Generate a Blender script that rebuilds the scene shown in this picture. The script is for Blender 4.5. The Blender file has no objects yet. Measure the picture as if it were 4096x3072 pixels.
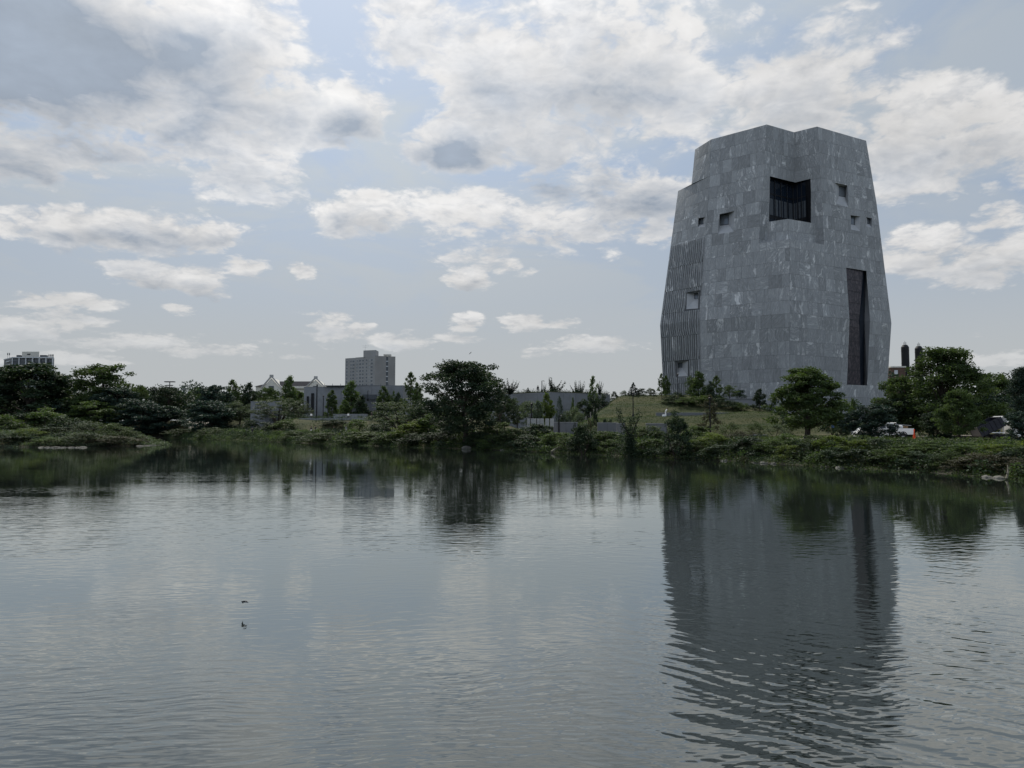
import bpy, math, random
import numpy as np
from mathutils import Vector, Matrix, noise as mnoise

# ------------------------------------------------------------------ camera, sky, sun, exposure
F = 3000.0                      # focal length in pixels of the 4096 px wide photograph
TILT = math.radians(3.32)
CAMZ = 3.0
sc = bpy.context.scene
cam_data = bpy.data.cameras.new('camera')
cam_data.sensor_width = 36.0
cam_data.lens = F / 4096 * 36.0
cam_data.clip_start = 0.1
cam_data.clip_end = 9000
cam = bpy.data.objects.new('camera', cam_data)
sc.collection.objects.link(cam)
cam.location = (0, 0, CAMZ)
cam.rotation_euler = (math.radians(90) + TILT, 0, 0)
sc.camera = cam
sc.view_settings.view_transform = 'Standard'
sc.view_settings.look = 'None'
sc.view_settings.exposure = 0.0
sc.view_settings.gamma = 1.0
sc.view_settings.use_curve_mapping = False
sc.render.engine = 'CYCLES'
sc.cycles.use_denoising = True
sc.cycles.max_bounces = 6
sc.cycles.diffuse_bounces = 3
sc.cycles.glossy_bounces = 3
sc.cycles.transmission_bounces = 3
sc.cycles.caustics_reflective = False
sc.cycles.caustics_refractive = False

SUN_EL, SUN_AZ = math.radians(50), math.radians(-14)     # azimuth from +Y (ahead), negative = left
sd_ = Vector((math.sin(SUN_AZ) * math.cos(SUN_EL), math.cos(SUN_AZ) * math.cos(SUN_EL), math.sin(SUN_EL)))
sun_l = bpy.data.lights.new('sun', 'SUN')
sun_l.energy = 3.6
sun_l.angle = math.radians(0.55)
sun_l.color = (1.0, 0.94, 0.84)
sun = bpy.data.objects.new('sun', sun_l)
sun.rotation_euler = sd_.to_track_quat('Z', 'Y').to_euler()
sc.collection.objects.link(sun)

CT, ST = math.cos(TILT), math.sin(TILT)
def ray(px, py):
    xc, yc = (px - 2048) / F, (1536 - py) / F
    return Vector((xc, CT - ST * yc, ST + CT * yc))
def azel(px, py):
    d = ray(px, py).normalized()
    return math.atan2(d.x, d.y), math.asin(d.z)
def atz(px, py, z):                       # point of the line of sight at height z
    d = ray(px, py); t = (z - CAMZ) / d.z
    return Vector((0, 0, CAMZ)) + d * t
def aty(px, py, y):                       # point of the line of sight at distance y
    d = ray(px, py); return Vector((0, 0, CAMZ)) + d * (y / d.y)
def xat(px, y, z=3.0):                    # world x for a pixel column at distance y
    dep = y * CT + (z - CAMZ) * ST
    return (px - 2048) / F * dep
def proj(p):
    dep = p[1] * CT + (p[2] - CAMZ) * ST
    up = -p[1] * ST + (p[2] - CAMZ) * CT
    return 2048 + F * p[0] / dep, 1536 - F * up / dep

# ------------------------------------------------------------------ node helpers
class NT:
    def __init__(s, tree): s.t = tree; s.n = tree.nodes; s.l = tree.links
    def add(s, typ, **kw):
        n = s.n.new(typ)
        for k, v in kw.items(): setattr(n, k, v)
        return n
    def put(s, sock, v):
        if isinstance(v, bpy.types.NodeSocket): s.l.new(v, sock)
        elif v is not None: sock.default_value = v
    def math(s, op, a, b=None, c=None, clamp=False):
        n = s.add('ShaderNodeMath', operation=op, use_clamp=clamp)
        s.put(n.inputs[0], a)
        if b is not None: s.put(n.inputs[1], b)
        if c is not None: s.put(n.inputs[2], c)
        return n.outputs[0]
    def vmath(s, op, a, b=None):
        n = s.add('ShaderNodeVectorMath', operation=op)
        s.put(n.inputs[0], a)
        if b is not None: s.put(n.inputs[3] if op == 'SCALE' else n.inputs[1], b)
        return n.outputs[1] if op in ('LENGTH', 'DOT_PRODUCT', 'DISTANCE') else n.outputs[0]
    def noise(s, vec, scale, detail=4, rough=0.55, dist=0.0, color=False, dim='3D'):
        n = s.add('ShaderNodeTexNoise', noise_dimensions=dim)
        if vec is not None: s.put(n.inputs['Vector'], vec)
        n.inputs['Scale'].default_value = scale; n.inputs['Detail'].default_value = detail
        n.inputs['Roughness'].default_value = rough; n.inputs['Distortion'].default_value = dist
        return n.outputs['Color'] if color else n.outputs[0]
    def mapr(s, v, a, b, c=0.0, d=1.0, smooth=False):
        n = s.add('ShaderNodeMapRange', interpolation_type='SMOOTHSTEP' if smooth else 'LINEAR')
        s.put(n.inputs[0], v)
        for i, q in enumerate((a, b, c, d)): s.put(n.inputs[i + 1], q)
        return n.outputs[0]
    def mix(s, f, a, b, mode='MIX'):
        n = s.add('ShaderNodeMix', data_type='RGBA', blend_type=mode)
        s.put(n.inputs[0], f); s.put(n.inputs[6], c4(a)); s.put(n.inputs[7], c4(b))
        return n.outputs[2]
    def comb(s, x, y, z):
        n = s.add('ShaderNodeCombineXYZ')
        s.put(n.inputs[0], x); s.put(n.inputs[1], y); s.put(n.inputs[2], z)
        return n.outputs[0]
    def mapping(s, vec, loc=(0, 0, 0), rot=(0, 0, 0), scale=(1, 1, 1)):
        n = s.add('ShaderNodeMapping'); s.put(n.inputs[0], vec)
        n.inputs[1].default_value = loc; n.inputs[2].default_value = rot; n.inputs[3].default_value = scale
        return n.outputs[0]
def c4(v):
    if isinstance(v, (tuple, list)) and len(v) == 3: return (v[0], v[1], v[2], 1.0)
    return v

# ------------------------------------------------------------------ the sky: Nishita plus procedural cumulus
world = bpy.data.worlds.new('World')
sc.world = world
world.use_nodes = True
world.node_tree.nodes.clear()
W = NT(world.node_tree)
out = W.add('ShaderNodeOutputWorld')
bg = W.add('ShaderNodeBackground'); bg.inputs[1].default_value = 0.10
W.l.new(bg.outputs[0], out.inputs[0])
skyt = W.add('ShaderNodeTexSky', sky_type='NISHITA')
skyt.sun_disc = False
skyt.sun_elevation = SUN_EL
skyt.sun_rotation = SUN_AZ
skyt.air_density = 1.0; skyt.dust_density = 2.0; skyt.ozone_density = 1.5
tc = W.add('ShaderNodeTexCoord')
D0 = W.vmath('NORMALIZE', tc.outputs['Generated'])
# clouds: centre px, py, half width, half height, weight, grey of the base
CL = [(150,130,700,240,1.25,1),(760,190,250,170,1.1,.3),(960,330,220,230,1.15,.6),(330,470,330,150,1.0,.75),(40,600,180,90,.9,.6),
      (1120,540,150,60,.8,.2),(1440,430,170,110,1.0,.8),(1300,470,170,70,.7,.3),(1640,480,130,90,.6,.3),
      (1680,150,240,130,.85,.2),(2050,300,330,190,1.1,.35),(2450,280,330,190,1.15,.5),(2700,420,200,200,.7,.4),
      (1900,560,230,120,1.1,1.0),(2120,540,130,120,1.0,.9),(2480,620,230,130,.75,.6),(2580,800,220,70,.9,.8),(2450,560,180,90,.6,.4),
      (1475,870,150,75,1.0,.55),(1900,880,210,110,.8,.45),(2180,900,180,90,.75,.55),(1860,975,200,40,.75,.6),(2480,920,260,60,.6,.3),
      (3130,130,240,80,.8,.25),(3180,350,260,150,1.0,.4),(3440,390,150,120,.8,.4),(3640,500,170,110,1.0,.5),(3900,560,180,110,1.0,.6),
      (4080,620,140,110,.9,.6),(3640,775,190,45,.75,.3),(3960,880,110,42,.85,.3),(3720,1010,170,60,.85,.35),(3990,1030,200,75,.9,.4),
      (400,915,230,60,1.05,.55),(760,925,170,58,1.05,.6),(620,1110,135,52,1.05,.55),(800,1135,110,45,.95,.5),(800,1070,90,35,.7,.3),(960,1060,85,42,1.05,.45),
      (1185,1083,66,30,1.0,.3),(240,1205,180,38,1.0,.3),(60,1300,150,40,.9,.4),(280,1295,160,38,.9,.35),(1870,1122,105,50,1.1,.7),
      (2010,1055,110,42,.8,.35),(2110,1085,70,30,.7,.3),(2120,1288,95,36,1.0,.35),(2250,1295,100,28,.8,.3),(1300,1290,140,38,.8,.25),
      (1430,1325,66,38,.9,.45),(1350,1345,140,28,.7,.3),(1870,1298,80,30,.9,.35),(1640,1360,150,34,.8,.3),(1840,1345,110,30,.8,.3),(2400,1380,180,32,.9,.3),
      (2150,1410,140,25,.7,.3),(560,1370,300,36,.75,.35),(860,1400,180,32,.75,.3),(700,1243,62,26,.75,.2),(1180,1370,160,24,.6,.2),
      (3900,1335,50,14,.6,.1),(3950,1440,200,26,.6,.2),(1150,1420,110,20,.7,.2),(300,1440,250,26,.6,.25)]
SPd = W.add('ShaderNodeSeparateXYZ'); W.put(SPd.inputs[0], D0)
elv = SPd.outputs[2]
# cloud texture grows finer toward the horizon, as it does with distance
inv = W.math('DIVIDE', 1.0, W.math('MULTIPLY_ADD', W.math('MAXIMUM', elv, 0.0), .9, .28))
st = W.vmath('SCALE', W.vmath('MULTIPLY', D0, (1, 1, 1.7)), inv)
wn = W.vmath('SUBTRACT', W.noise(st, 4.6, 5, .55, color=True), (.5, .5, .5))
warp = W.vmath('MULTIPLY', wn, (.10, .055, 0))
wob_ = W.vmath('SCALE', wn, .22)
def texture_at(S, det):
    S2 = W.vmath('ADD', S, wob_)
    fb = W.noise(S, 6.0, det, .55, .1)
    def billow(scale, d): return W.math('ABSOLUTE', W.math('MULTIPLY_ADD', W.noise(S2, scale, d, .5), 2.0, -1.0))
    pf = W.math('ADD', W.math('MULTIPLY', billow(8.0, 1), .6), W.math('MULTIPLY', billow(21.0, 3), .5))
    t_ = W.math('ADD', W.math('MULTIPLY_ADD', fb, 2.6, -1.28), W.math('MULTIPLY_ADD', pf, .95, -.22))
    return fb, pf, t_
fb1, puff, tex = texture_at(st, 8)
_a, _b, texu = texture_at(W.vmath('ADD', st, (-.006, 0, .030)), 4)
relief = W.math('SUBTRACT', tex, texu)          # sunward slopes of each billow
az = W.math('ARCTAN2', SPd.outputs[0], SPd.outputs[1])
el = W.math('ARCSINE', elv)
DK = [(150,140,620,150,.88),(520,210,300,100,.9),(330,520,300,90,.85),(80,650,110,40,.6),(960,440,200,60,.5),(820,330,120,120,.3),
      (1490,520,170,50,.42),(1960,630,330,45,.5),(2150,600,110,50,.4),(1700,560,100,60,.5),(2420,330,170,130,.5),(2400,700,130,60,.55),
      (2540,805,170,36,.85),(2200,760,90,40,.5),(1500,890,110,36,.6),(1880,985,190,28,.5),(2200,950,110,24,.5),(1870,1150,85,22,.85),
      (600,950,130,27,.55),(900,960,80,32,.6),(340,940,170,18,.35),(680,1150,160,28,.75),(860,1160,80,22,.6),(960,1078,65,22,.65),
      (3300,470,220,60,.5),(3650,600,130,55,.6),(3950,650,160,65,.6),(200,1228,160,14,.5),(200,1318,190,16,.5),(560,1390,230,20,.6),
      (1420,1362,90,16,.5),(2200,1308,95,13,.5),(1870,1375,110,14,.4),(3750,1070,170,28,.3)]
def field(lst, k, warp, fall, up=None, cut=0):
    ae = W.vmath('ADD', W.comb(az, el if up is None else W.math('ADD', el, up), 0.0), warp)
    dens = None
    for it in lst:
        px, py, rx, ry, w = it[:5]
        if ry < cut: continue
        kk = k * (.74 if ry < 55 and fall < .9 else 1); a, e = azel(px, py); sx, sy = F / (rx * kk), F / (ry * kk)
        n = W.add('ShaderNodeVectorMath', operation='MULTIPLY_ADD')
        W.put(n.inputs[0], ae); n.inputs[1].default_value = (sx, sy, 0); n.inputs[2].default_value = (-a * sx, -e * sy, 0)
        q = W.vmath('DOT_PRODUCT', n.outputs[0], n.outputs[0])
        h = W.math('MULTIPLY_ADD', q, -w * fall, w)
        dens = h if dens is None else W.math('MAXIMUM', dens, h)
    return dens
# outside the frame the same broken cumulus goes on
plan_ = W.vmath('SCALE', D0, inv)
fardens = W.math('MULTIPLY_ADD', W.noise(plan_, 2.3, 2, .5), 4.2, -1.75)
fwd = W.vmath('DOT_PRODUCT', D0, tuple(ray(2048, 1250).normalized()))
outm = W.mapr(fwd, .74, .66, 0, 1, True)
fardens = W.math('SUBTRACT', fardens, W.math('MULTIPLY_ADD', outm, -3.0, 3.0))
hazew = W.vmath('SCALE', warp, W.mapr(elv, .05, .35, .35, 1.0))
d0 = W.math('ADD', W.math('MAXIMUM', field(CL, 1.38, hazew, .55), fardens), tex)
dk = field(DK[:22], 1.75, hazew, .95)
upd = W.math('MULTIPLY_ADD', elv, .075, .004)
dU = W.math('ADD', W.math('MAXIMUM', field(CL, 1.38, hazew, .55, upd, 28), fardens), W.math('MULTIPLY', tex, .8))
under = W.mapr(dU, .45, 1.35, 0, 1, True)
fdk = W.math('MULTIPLY_ADD', fardens, .8, -.5)
dk = W.math('ADD', W.math('MAXIMUM', W.math('MAXIMUM', dk, fdk), -.4), W.math('MULTIPLY', W.math('MULTIPLY_ADD', fb1, 1.0, -.5), 2.6))
cover = W.mapr(d0, .26, .72, 0, 1, True)
thick = W.mapr(d0, .6, 1.8, 0, 1, True)
shade = W.math('MULTIPLY', W.mapr(dk, -.1, 1.25, 0, 1, True), .82)
shade = W.math('ADD', W.math('MULTIPLY', shade, .75), W.math('MULTIPLY', under, .52))
shade = W.math('SUBTRACT', shade, W.math('MULTIPLY_ADD', puff, .35, -.16))
shade = W.math('SUBTRACT', shade, W.math('MULTIPLY', relief, .62), clamp=True)
glow = W.mapr(W.vmath('DOT_PRODUCT', D0, tuple(sd_)), .70, 1.0, 0, 1, True)
lit = (7.5, 7.4, 7.3)
dark = (2.85, 3.3, 3.95)
back = W.mapr(fwd, .55, -.25, 0, 1, True)      # away from the sun: bluer gaps, front-lit clouds
ccol = W.vmath('SCALE', W.mix(shade, lit, dark), W.math('MULTIPLY_ADD', back, .75, 1.0))
veil = W.noise(W.vmath('MULTIPLY', D0, (1, 1, 3.0)), 3.0, 6, .6, .6)
veilm = W.mapr(veil, .36, .62, 0.45, 1.0, True)
hz = W.mapr(elv, 0.05, .50, 1.0, .0, True)
vm = W.math('MAXIMUM', W.math('MULTIPLY', hz, .97), W.math('MULTIPLY', veilm, .93))
vm = W.math('MULTIPLY', vm, W.math('MULTIPLY_ADD', back, -.6, 1.0))
vm = W.math('MULTIPLY', vm, W.math('MAXIMUM', W.mapr(W.vmath('DOT_PRODUCT', D0, tuple(sd_)), .62, .90, .74, 1.0, True), hz))
VEIL = W.mix(W.mapr(elv, 0, .35), (4.95, 5.15, 5.22), (4.95, 5.35, 5.6))
BLUE = W.vmath('SCALE', W.mix(.75, skyt.outputs[0], (2.5, 3.7, 5.7)), W.math('MULTIPLY_ADD', back, .35, 1.0))
base = W.mix(vm, BLUE, VEIL)
cov2 = W.math('MULTIPLY', cover, W.mapr(elv, .0, .16, .35, .93, True))
ccol2 = W.mix(W.mapr(elv, .02, .24, .45, 0.0, True), ccol, (5.3, 5.55, 5.7))
tone_ = W.math('MULTIPLY', W.math('MULTIPLY_ADD', fb1, .9, -.45), cov2)
ccol2 = W.vmath('SCALE', ccol2, W.math('ADD', 1.0, tone_))
fin = W.vmath('SCALE', W.mix(cov2, base, ccol2), W.math('MULTIPLY_ADD', glow, .35, .97))
W.put(bg.inputs[0], fin)
world.cycles.sampling_method = 'MANUAL'
world.cycles.sample_map_resolution = 256

# ------------------------------------------------------------------ materials
MATS = {}
def new_mat(name):
    m = bpy.data.materials.new(name); m.use_nodes = True
    m.node_tree.nodes.clear()
    t = NT(m.node_tree); o = t.add('ShaderNodeOutputMaterial')
    MATS[name] = m
    return m, t, o
def pmat(name, col, rough=.8, metal=0.0, spec=.3, var=.25, scale=1.5, bump=0.0, bscale=20, rnd=0.0, spread=None):
    m, t, o = new_mat(name)
    p = t.add('ShaderNodeBsdfPrincipled')
    p.inputs['Roughness'].default_value = rough
    p.inputs['Metallic'].default_value = metal
    p.inputs['Specular IOR Level'].default_value = spec
    g = t.add('ShaderNodeNewGeometry')
    n = t.noise(g.outputs['Position'], scale, 5, .6)
    v = t.mapr(n, .3, .7, 1 - var, 1 + var)
    if rnd:
        oi = t.add('ShaderNodeObjectInfo')
        v = t.math('MULTIPLY', v, t.mapr(oi.outputs['Random'], 0, 1, 1 - rnd, 1 + rnd))
    c = t.vmath('SCALE', tuple(col), v)
    t.put(p.inputs['Base Color'], c)
    if bump:
        b = t.add('ShaderNodeBump'); b.inputs['Strength'].default_value = .6; b.inputs['Distance'].default_value = bump
        t.put(b.inputs['Height'], t.noise(g.outputs['Position'], bscale, 5, .65)); t.put(p.inputs['Normal'], b.outputs[0])
    t.l.new(p.outputs[0], o.inputs[0])
    return m
def leafmat(name, c1, c2, trans=.35, tcol=None):
    m, t, o = new_mat(name)
    at = t.add('ShaderNodeAttribute', attribute_name='tone')
    oi = t.add('ShaderNodeObjectInfo')
    g = t.add('ShaderNodeNewGeometry')
    n = t.noise(g.outputs['Position'], .5, 2, .5)
    f = t.math('ADD', t.math('MULTIPLY', at.outputs['Fac'], .75), t.math('MULTIPLY_ADD', n, .7, -.22), clamp=True)
    c = t.mix(f, c1, c2)
    c = t.vmath('SCALE', c, t.mapr(oi.outputs['Random'], 0, 1, .8, 1.2))
    p = t.add('ShaderNodeBsdfPrincipled'); p.inputs['Roughness'].default_value = .65
    p.inputs['Specular IOR Level'].default_value = .18
    t.put(p.inputs['Base Color'], c)
    tr = t.add('ShaderNodeBsdfTranslucent')
    t.put(tr.inputs[0], t.vmath('MULTIPLY', c, tcol or (1.25, 1.35, .6)))
    mx = t.add('ShaderNodeMixShader'); mx.inputs[0].default_value = trans
    t.l.new(p.outputs[0], mx.inputs[1]); t.l.new(tr.outputs[0], mx.inputs[2])
    t.l.new(mx.outputs[0], o.inputs[0])
    return m
leafmat('leaf_mid', (0.037, 0.061, 0.027), (0.085, 0.122, 0.043))
leafmat('leaf_dark', (0.015, 0.029, 0.021), (0.044, 0.068, 0.032), .22)
leafmat('leaf_blue', (0.020, 0.039, 0.034), (0.044, 0.071, 0.051), .18)
leafmat('leaf_yellow', (0.046, 0.076, 0.022), (0.125, 0.155, 0.040), .42)
leafmat('leaf_grey', (0.059, 0.083, 0.055), (0.110, 0.137, 0.083), .25)
leafmat('leaf_meadow', (0.027, 0.047, 0.020), (0.066, 0.090, 0.035), .3)
leafmat('leaf_brown', (0.044, 0.046, 0.030), (0.078, 0.074, 0.046), .2)
leafmat('needle', (0.015, 0.029, 0.022), (0.032, 0.051, 0.034), .08)
pmat('bark', (.055, .045, .036), .9, var=.35, scale=4, bump=.02, bscale=14)
pmat('bark_pale', (.22, .20, .17), .9, var=.3, scale=4)
pmat('concrete', (.215, .222, .232), .85, var=.08, scale=.35, bump=.004, bscale=8)
pmat('concrete_pale', (.36, .36, .355), .85, var=.1, scale=.6)
pmat('precast', (.20, .21, .222), .85, var=.1, scale=.8, rnd=.1)
pmat('mortar', (.10, .105, .11), .95, var=.1)
pmat('reveal_stone', (.36, .37, .38), .7, var=.1, scale=.6)
pmat('dark_precast', (.13, .137, .147), .85, var=.1, scale=.8, rnd=.1)
pmat('black_metal', (.012, .013, .015), .5, metal=.3, var=.1)
pmat('grey_metal', (.30, .31, .32), .45, metal=.5, var=.1)
pmat('white_paint', (.78, .78, .77), .35, var=.06, spec=.5)
pmat('dump_body', (.010, .011, .020), .45, var=.3, spec=.4)
pmat('tyre', (.018, .018, .018), .9, var=.2)
pmat('rim', (.38, .39, .40), .4, metal=.7)
pmat('cone_orange', (.85, .10, .03), .55, var=.05)
pmat('wood', (.30, .19, .10), .8, var=.25, scale=3)
pmat('deadwood', (.14, .13, .10), .9, var=.3, scale=3)
pmat('apt_brick', (.27, .27, .27), .9, var=.1, scale=.12)
pmat('apt_brick_side', (.25, .245, .24), .9, var=.1, scale=.1)
pmat('apt_frame', (.50, .52, .54), .8, var=.06)
pmat('apt_dark', (.07, .08, .09), .5, var=.2)
pmat('apt_pent', (.50, .49, .44), .9, var=.06)
pmat('slate', (.035, .035, .04), .95, spec=0.02, var=.15)
pmat('limestone', (.62, .60, .54), .9, var=.12)
pmat('brick_red', (.10, .065, .05), .9, var=.2, scale=.8)
pmat('shirt_blue', (.16, .26, .55), .9, var=.05); pmat('shirt_white', (.80, .80, .78), .9, var=.05)
pmat('shirt_red', (.30, .17, .15), .9, var=.05); pmat('shirt_dark', (.03, .03, .035), .9, var=.05)
pmat('trousers_dark', (.03, .033, .045), .9, var=.05); pmat('trousers_grey', (.22, .22, .22), .9, var=.05)
pmat('skin', (.42, .26, .18), .6, var=.04); pmat('hair', (.02, .015, .012), .8, var=.1)
pmat('bird', (.02, .022, .03), .7, var=.1)
pmat('rock', (.13, .125, .11), .9, var=.3, scale=3)
pmat('orange_fabric', (.75, .22, .08), .8, var=.1)
pmat('path', (.42, .38, .33), .95, var=.12, scale=1.2)
pmat('steam', (.8, .8, .8), 1.0, var=.02)
def glassmat(name, col, rough, spec=.5):
    m, t, o = new_mat(name)
    p = t.add('ShaderNodeBsdfPrincipled'); p.inputs['Base Color'].default_value = c4(col)
    p.inputs['Roughness'].default_value = rough; p.inputs['Specular IOR Level'].default_value = spec
    g = t.add('ShaderNodeNewGeometry')
    b = t.add('ShaderNodeBump'); b.inputs['Strength'].default_value = .3; b.inputs['Distance'].default_value = .01
    t.put(b.inputs['Height'], t.noise(g.outputs['Position'], .8, 1)); t.put(p.inputs['Normal'], b.outputs[0])
    t.l.new(p.outputs[0], o.inputs[0])
glassmat('pane_glass', (.13, .145, .16), .12, .6)
glassmat('dark_glass', (.010, .016, .026), .10, .35)
glassmat('apt_glass', (.05, .06, .07), .2, .6)

def stone_material():
    m, t, o = new_mat('granite_cladding')
    uv = t.add('ShaderNodeUVMap', uv_map='grain')
    at = t.add('ShaderNodeAttribute', attribute_name='tone')
    g = t.add('ShaderNodeNewGeometry')
    v = uv.outputs[0]
    wob = t.vmath('SCALE', t.vmath('SUBTRACT', t.noise(v, .55, 3, .5, color=True), (.5, .5, .5)), 1.5)
    vw = t.vmath('ADD', v, wob)
    # long pale veins running with the grain, some broad, some hairline
    n1 = t.noise(t.vmath('MULTIPLY', vw, (1.1, .18, 1)), 1.0, 4, .6)
    veins = t.mapr(t.math('ABSOLUTE', t.math('SUBTRACT', n1, .55)), .0, .03, 1, 0, True)
    n2 = t.noise(t.vmath('MULTIPLY', vw, (.75, .16, 1)), 1.0, 5, .62)
    broad = t.mapr(n2, .57, .63, 0, 1, True)
    n3 = t.noise(t.vmath('MULTIPLY', vw, (4.5, .7, 1)), 1.0, 5, .65)
    fine = t.mapr(n3, .35, .7, -.18, .18)
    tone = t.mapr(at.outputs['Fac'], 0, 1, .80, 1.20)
    # plain panels carry few veins, others many
    vamt = t.mapr(t.math('FRACT', t.math('MULTIPLY', at.outputs['Fac'], 7.31)), .15, .9, .15, 1.0)
    k = t.math('ADD', t.math('MULTIPLY', veins, .55), t.math('MULTIPLY', broad, 1.0))
    k = t.math('MULTIPLY', k, vamt, clamp=True)
    col = t.mix(k, (.278, .288, .293), (.58, .585, .58))
    col = t.vmath('SCALE', col, t.math('ADD', tone, fine))
    p = t.add('ShaderNodeBsdfPrincipled'); p.inputs['Roughness'].default_value = .72
    p.inputs['Specular IOR Level'].default_value = .3
    t.put(p.inputs['Base Color'], col)
    b = t.add('ShaderNodeBump'); b.inputs['Strength'].default_value = .4; b.inputs['Distance'].default_value = .02
    t.put(b.inputs['Height'], t.noise(g.outputs['Position'], 3.0, 5, .7)); t.put(p.inputs['Normal'], b.outputs[0])
    t.l.new(p.outputs[0], o.inputs[0])
stone_material()
def screen_material():
    m, t, o = new_mat('art_glass')
    g = t.add('ShaderNodeNewGeometry')
    P = t.vmath('MULTIPLY', g.outputs['Position'], (1.0, 1.0, .45))
    wob = t.vmath('SCALE', t.vmath('SUBTRACT', t.noise(P, .8, 3, .6, color=True), (.5, .5, .5)), 2.4)
    vo = t.add('ShaderNodeTexVoronoi', feature='DISTANCE_TO_EDGE'); t.put(vo.inputs['Vector'], t.vmath('ADD', P, wob)); vo.inputs['Scale'].default_value = 1.25
    ln = t.mapr(vo.outputs['Distance'], .02, .16, 0, 1, True)
    n = t.noise(P, 2.2, 5, .7)
    col = t.mix(t.math('MULTIPLY', ln, t.mapr(n, .3, .65)), (.018, .016, .022), (.090, .072, .078))
    p = t.add('ShaderNodeBsdfPrincipled'); p.inputs['Roughness'].default_value = .45; p.inputs['Specular IOR Level'].default_value = .25
    t.put(p.inputs['Base Color'], col); t.l.new(p.outputs[0], o.inputs[0])
screen_material()
def ground_material():
    m, t, o = new_mat('ground')
    g = t.add('ShaderNodeNewGeometry'); P = g.outputs['Position']
    n = t.noise(P, .12, 6, .65); n2 = t.noise(P, 2.5, 5, .7)
    lawn = t.add('ShaderNodeAttribute', attribute_name='lawn')
    stripes = t.noise(t.vmath('MULTIPLY', P, (.04, .22, .5)), 1.0, 5, .65)
    a = t.mix(t.mapr(n, .35, .65), (.040, .052, .026), (.085, .082, .045))
    a = t.mix(t.mapr(n2, .4, .75, 0, .6), a, (.11, .10, .06))
    b = t.mix(t.mapr(stripes, .40, .60), (.024, .036, .015), (.062, .062, .030))
    b = t.mix(t.mapr(n2, .45, .8, 0, .35), b, (.06, .072, .03))
    c = t.mix(lawn.outputs['Fac'], a, b)
    shore = t.add('ShaderNodeAttribute', attribute_name='mud')
    c = t.mix(shore.outputs['Fac'], c, (.06, .055, .045))
    p = t.add('ShaderNodeBsdfPrincipled'); p.inputs['Roughness'].default_value = .95; p.inputs['Specular IOR Level'].default_value = .1
    t.put(p.inputs['Base Color'], c)
    bm = t.add('ShaderNodeBump'); bm.inputs['Strength'].default_value = .8; bm.inputs['Distance'].default_value = .15
    t.put(bm.inputs['Height'], n2); t.put(p.inputs['Normal'], bm.outputs[0])
    t.l.new(p.outputs[0], o.inputs[0])
ground_material()
def water_material():
    m, t, o = new_mat('lagoon_water')
    g = t.add('ShaderNodeNewGeometry'); P = g.outputs['Position']
    wob = t.vmath('SCALE', t.vmath('SUBTRACT', t.noise(P, .35, 2, .5, color=True), (.5, .5, .5)), .9)
    Q = t.vmath('ADD', P, wob)
    def wave(rot, lx, ly, det, seed, rough=.5):
        v = t.mapping(Q, (seed, seed * 1.7, 0), (0, 0, math.radians(rot)))
        return t.noise(t.vmath('MULTIPLY', v, (1 / lx, 1 / ly, 1)), 1.0, det, rough, 0.0, dim='2D')
    h = t.math('MULTIPLY', wave(6, 1.2, .29, 1.0, 3.1), .0040)
    h = t.math('ADD', h, t.math('MULTIPLY', wave(-12, .62, .155, 1.0, 11.7), .0042))
    # cross swell coming in from the near right
    sx = t.add('ShaderNodeSeparateXYZ'); t.put(sx.inputs[0], P)
    nearR = t.math('MULTIPLY', t.mapr(sx.outputs[0], -1.0, 2.5, 0, 1, True), t.mapr(sx.outputs[1], 22, 8, 0, 1, True))
    h2 = t.math('MULTIPLY', wave(40, 1.1, .25, 1.0, 23.3), .0165)
    h = t.math('ADD', h, t.math('MULTIPLY', h2, nearR))
    nearL = t.mapr(sx.outputs[1], 20, 7, .25, 1, True)
    h = t.math('ADD', h, t.math('MULTIPLY', t.math('MULTIPLY', wave(-4, .36, .10, 1.3, 41.0), .0046), nearL))
    # wind patches: calm lanes and ruffled ones
    patch = t.noise(t.vmath('MULTIPLY', P, (.030, .11, 1)), 1.0, 3, .55, .8, dim='2D')
    amp = t.mapr(patch, .38, .62, .45, 1.25, True)
    amp = t.math('MULTIPLY', amp, t.mapr(sx.outputs[1], 9, 60, 1.0, .25, True))
    h = t.math('MULTIPLY', h, amp)
    b = t.add('ShaderNodeBump'); b.inputs['Strength'].default_value = 1.0; b.inputs['Distance'].default_value = 1.0
    t.put(b.inputs['Height'], h)
    # murky water: a dark body under a clear reflecting skin that strengthens toward grazing view
    p = t.add('ShaderNodeBsdfDiffuse'); p.inputs['Color'].default_value = (.016, .020, .018, 1)
    gl = t.add('ShaderNodeBsdfGlossy'); gl.inputs['Roughness'].default_value = .03; gl.inputs['Color'].default_value = (.92, .955, .93, 1)
    t.put(gl.inputs['Normal'], b.outputs[0])
    lw = t.add('ShaderNodeLayerWeight'); lw.inputs['Blend'].default_value = .5; t.put(lw.inputs['Normal'], b.outputs[0])
    f = t.math('MULTIPLY_ADD', t.math('POWER', lw.outputs['Facing'], 3.3), .90, .09)
    mx = t.add('ShaderNodeMixShader'); t.put(mx.inputs[0], f)
    t.l.new(p.outputs[0], mx.inputs[1]); t.l.new(gl.outputs[0], mx.inputs[2]); t.l.new(mx.outputs[0], o.inputs[0])
water_material()

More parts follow.
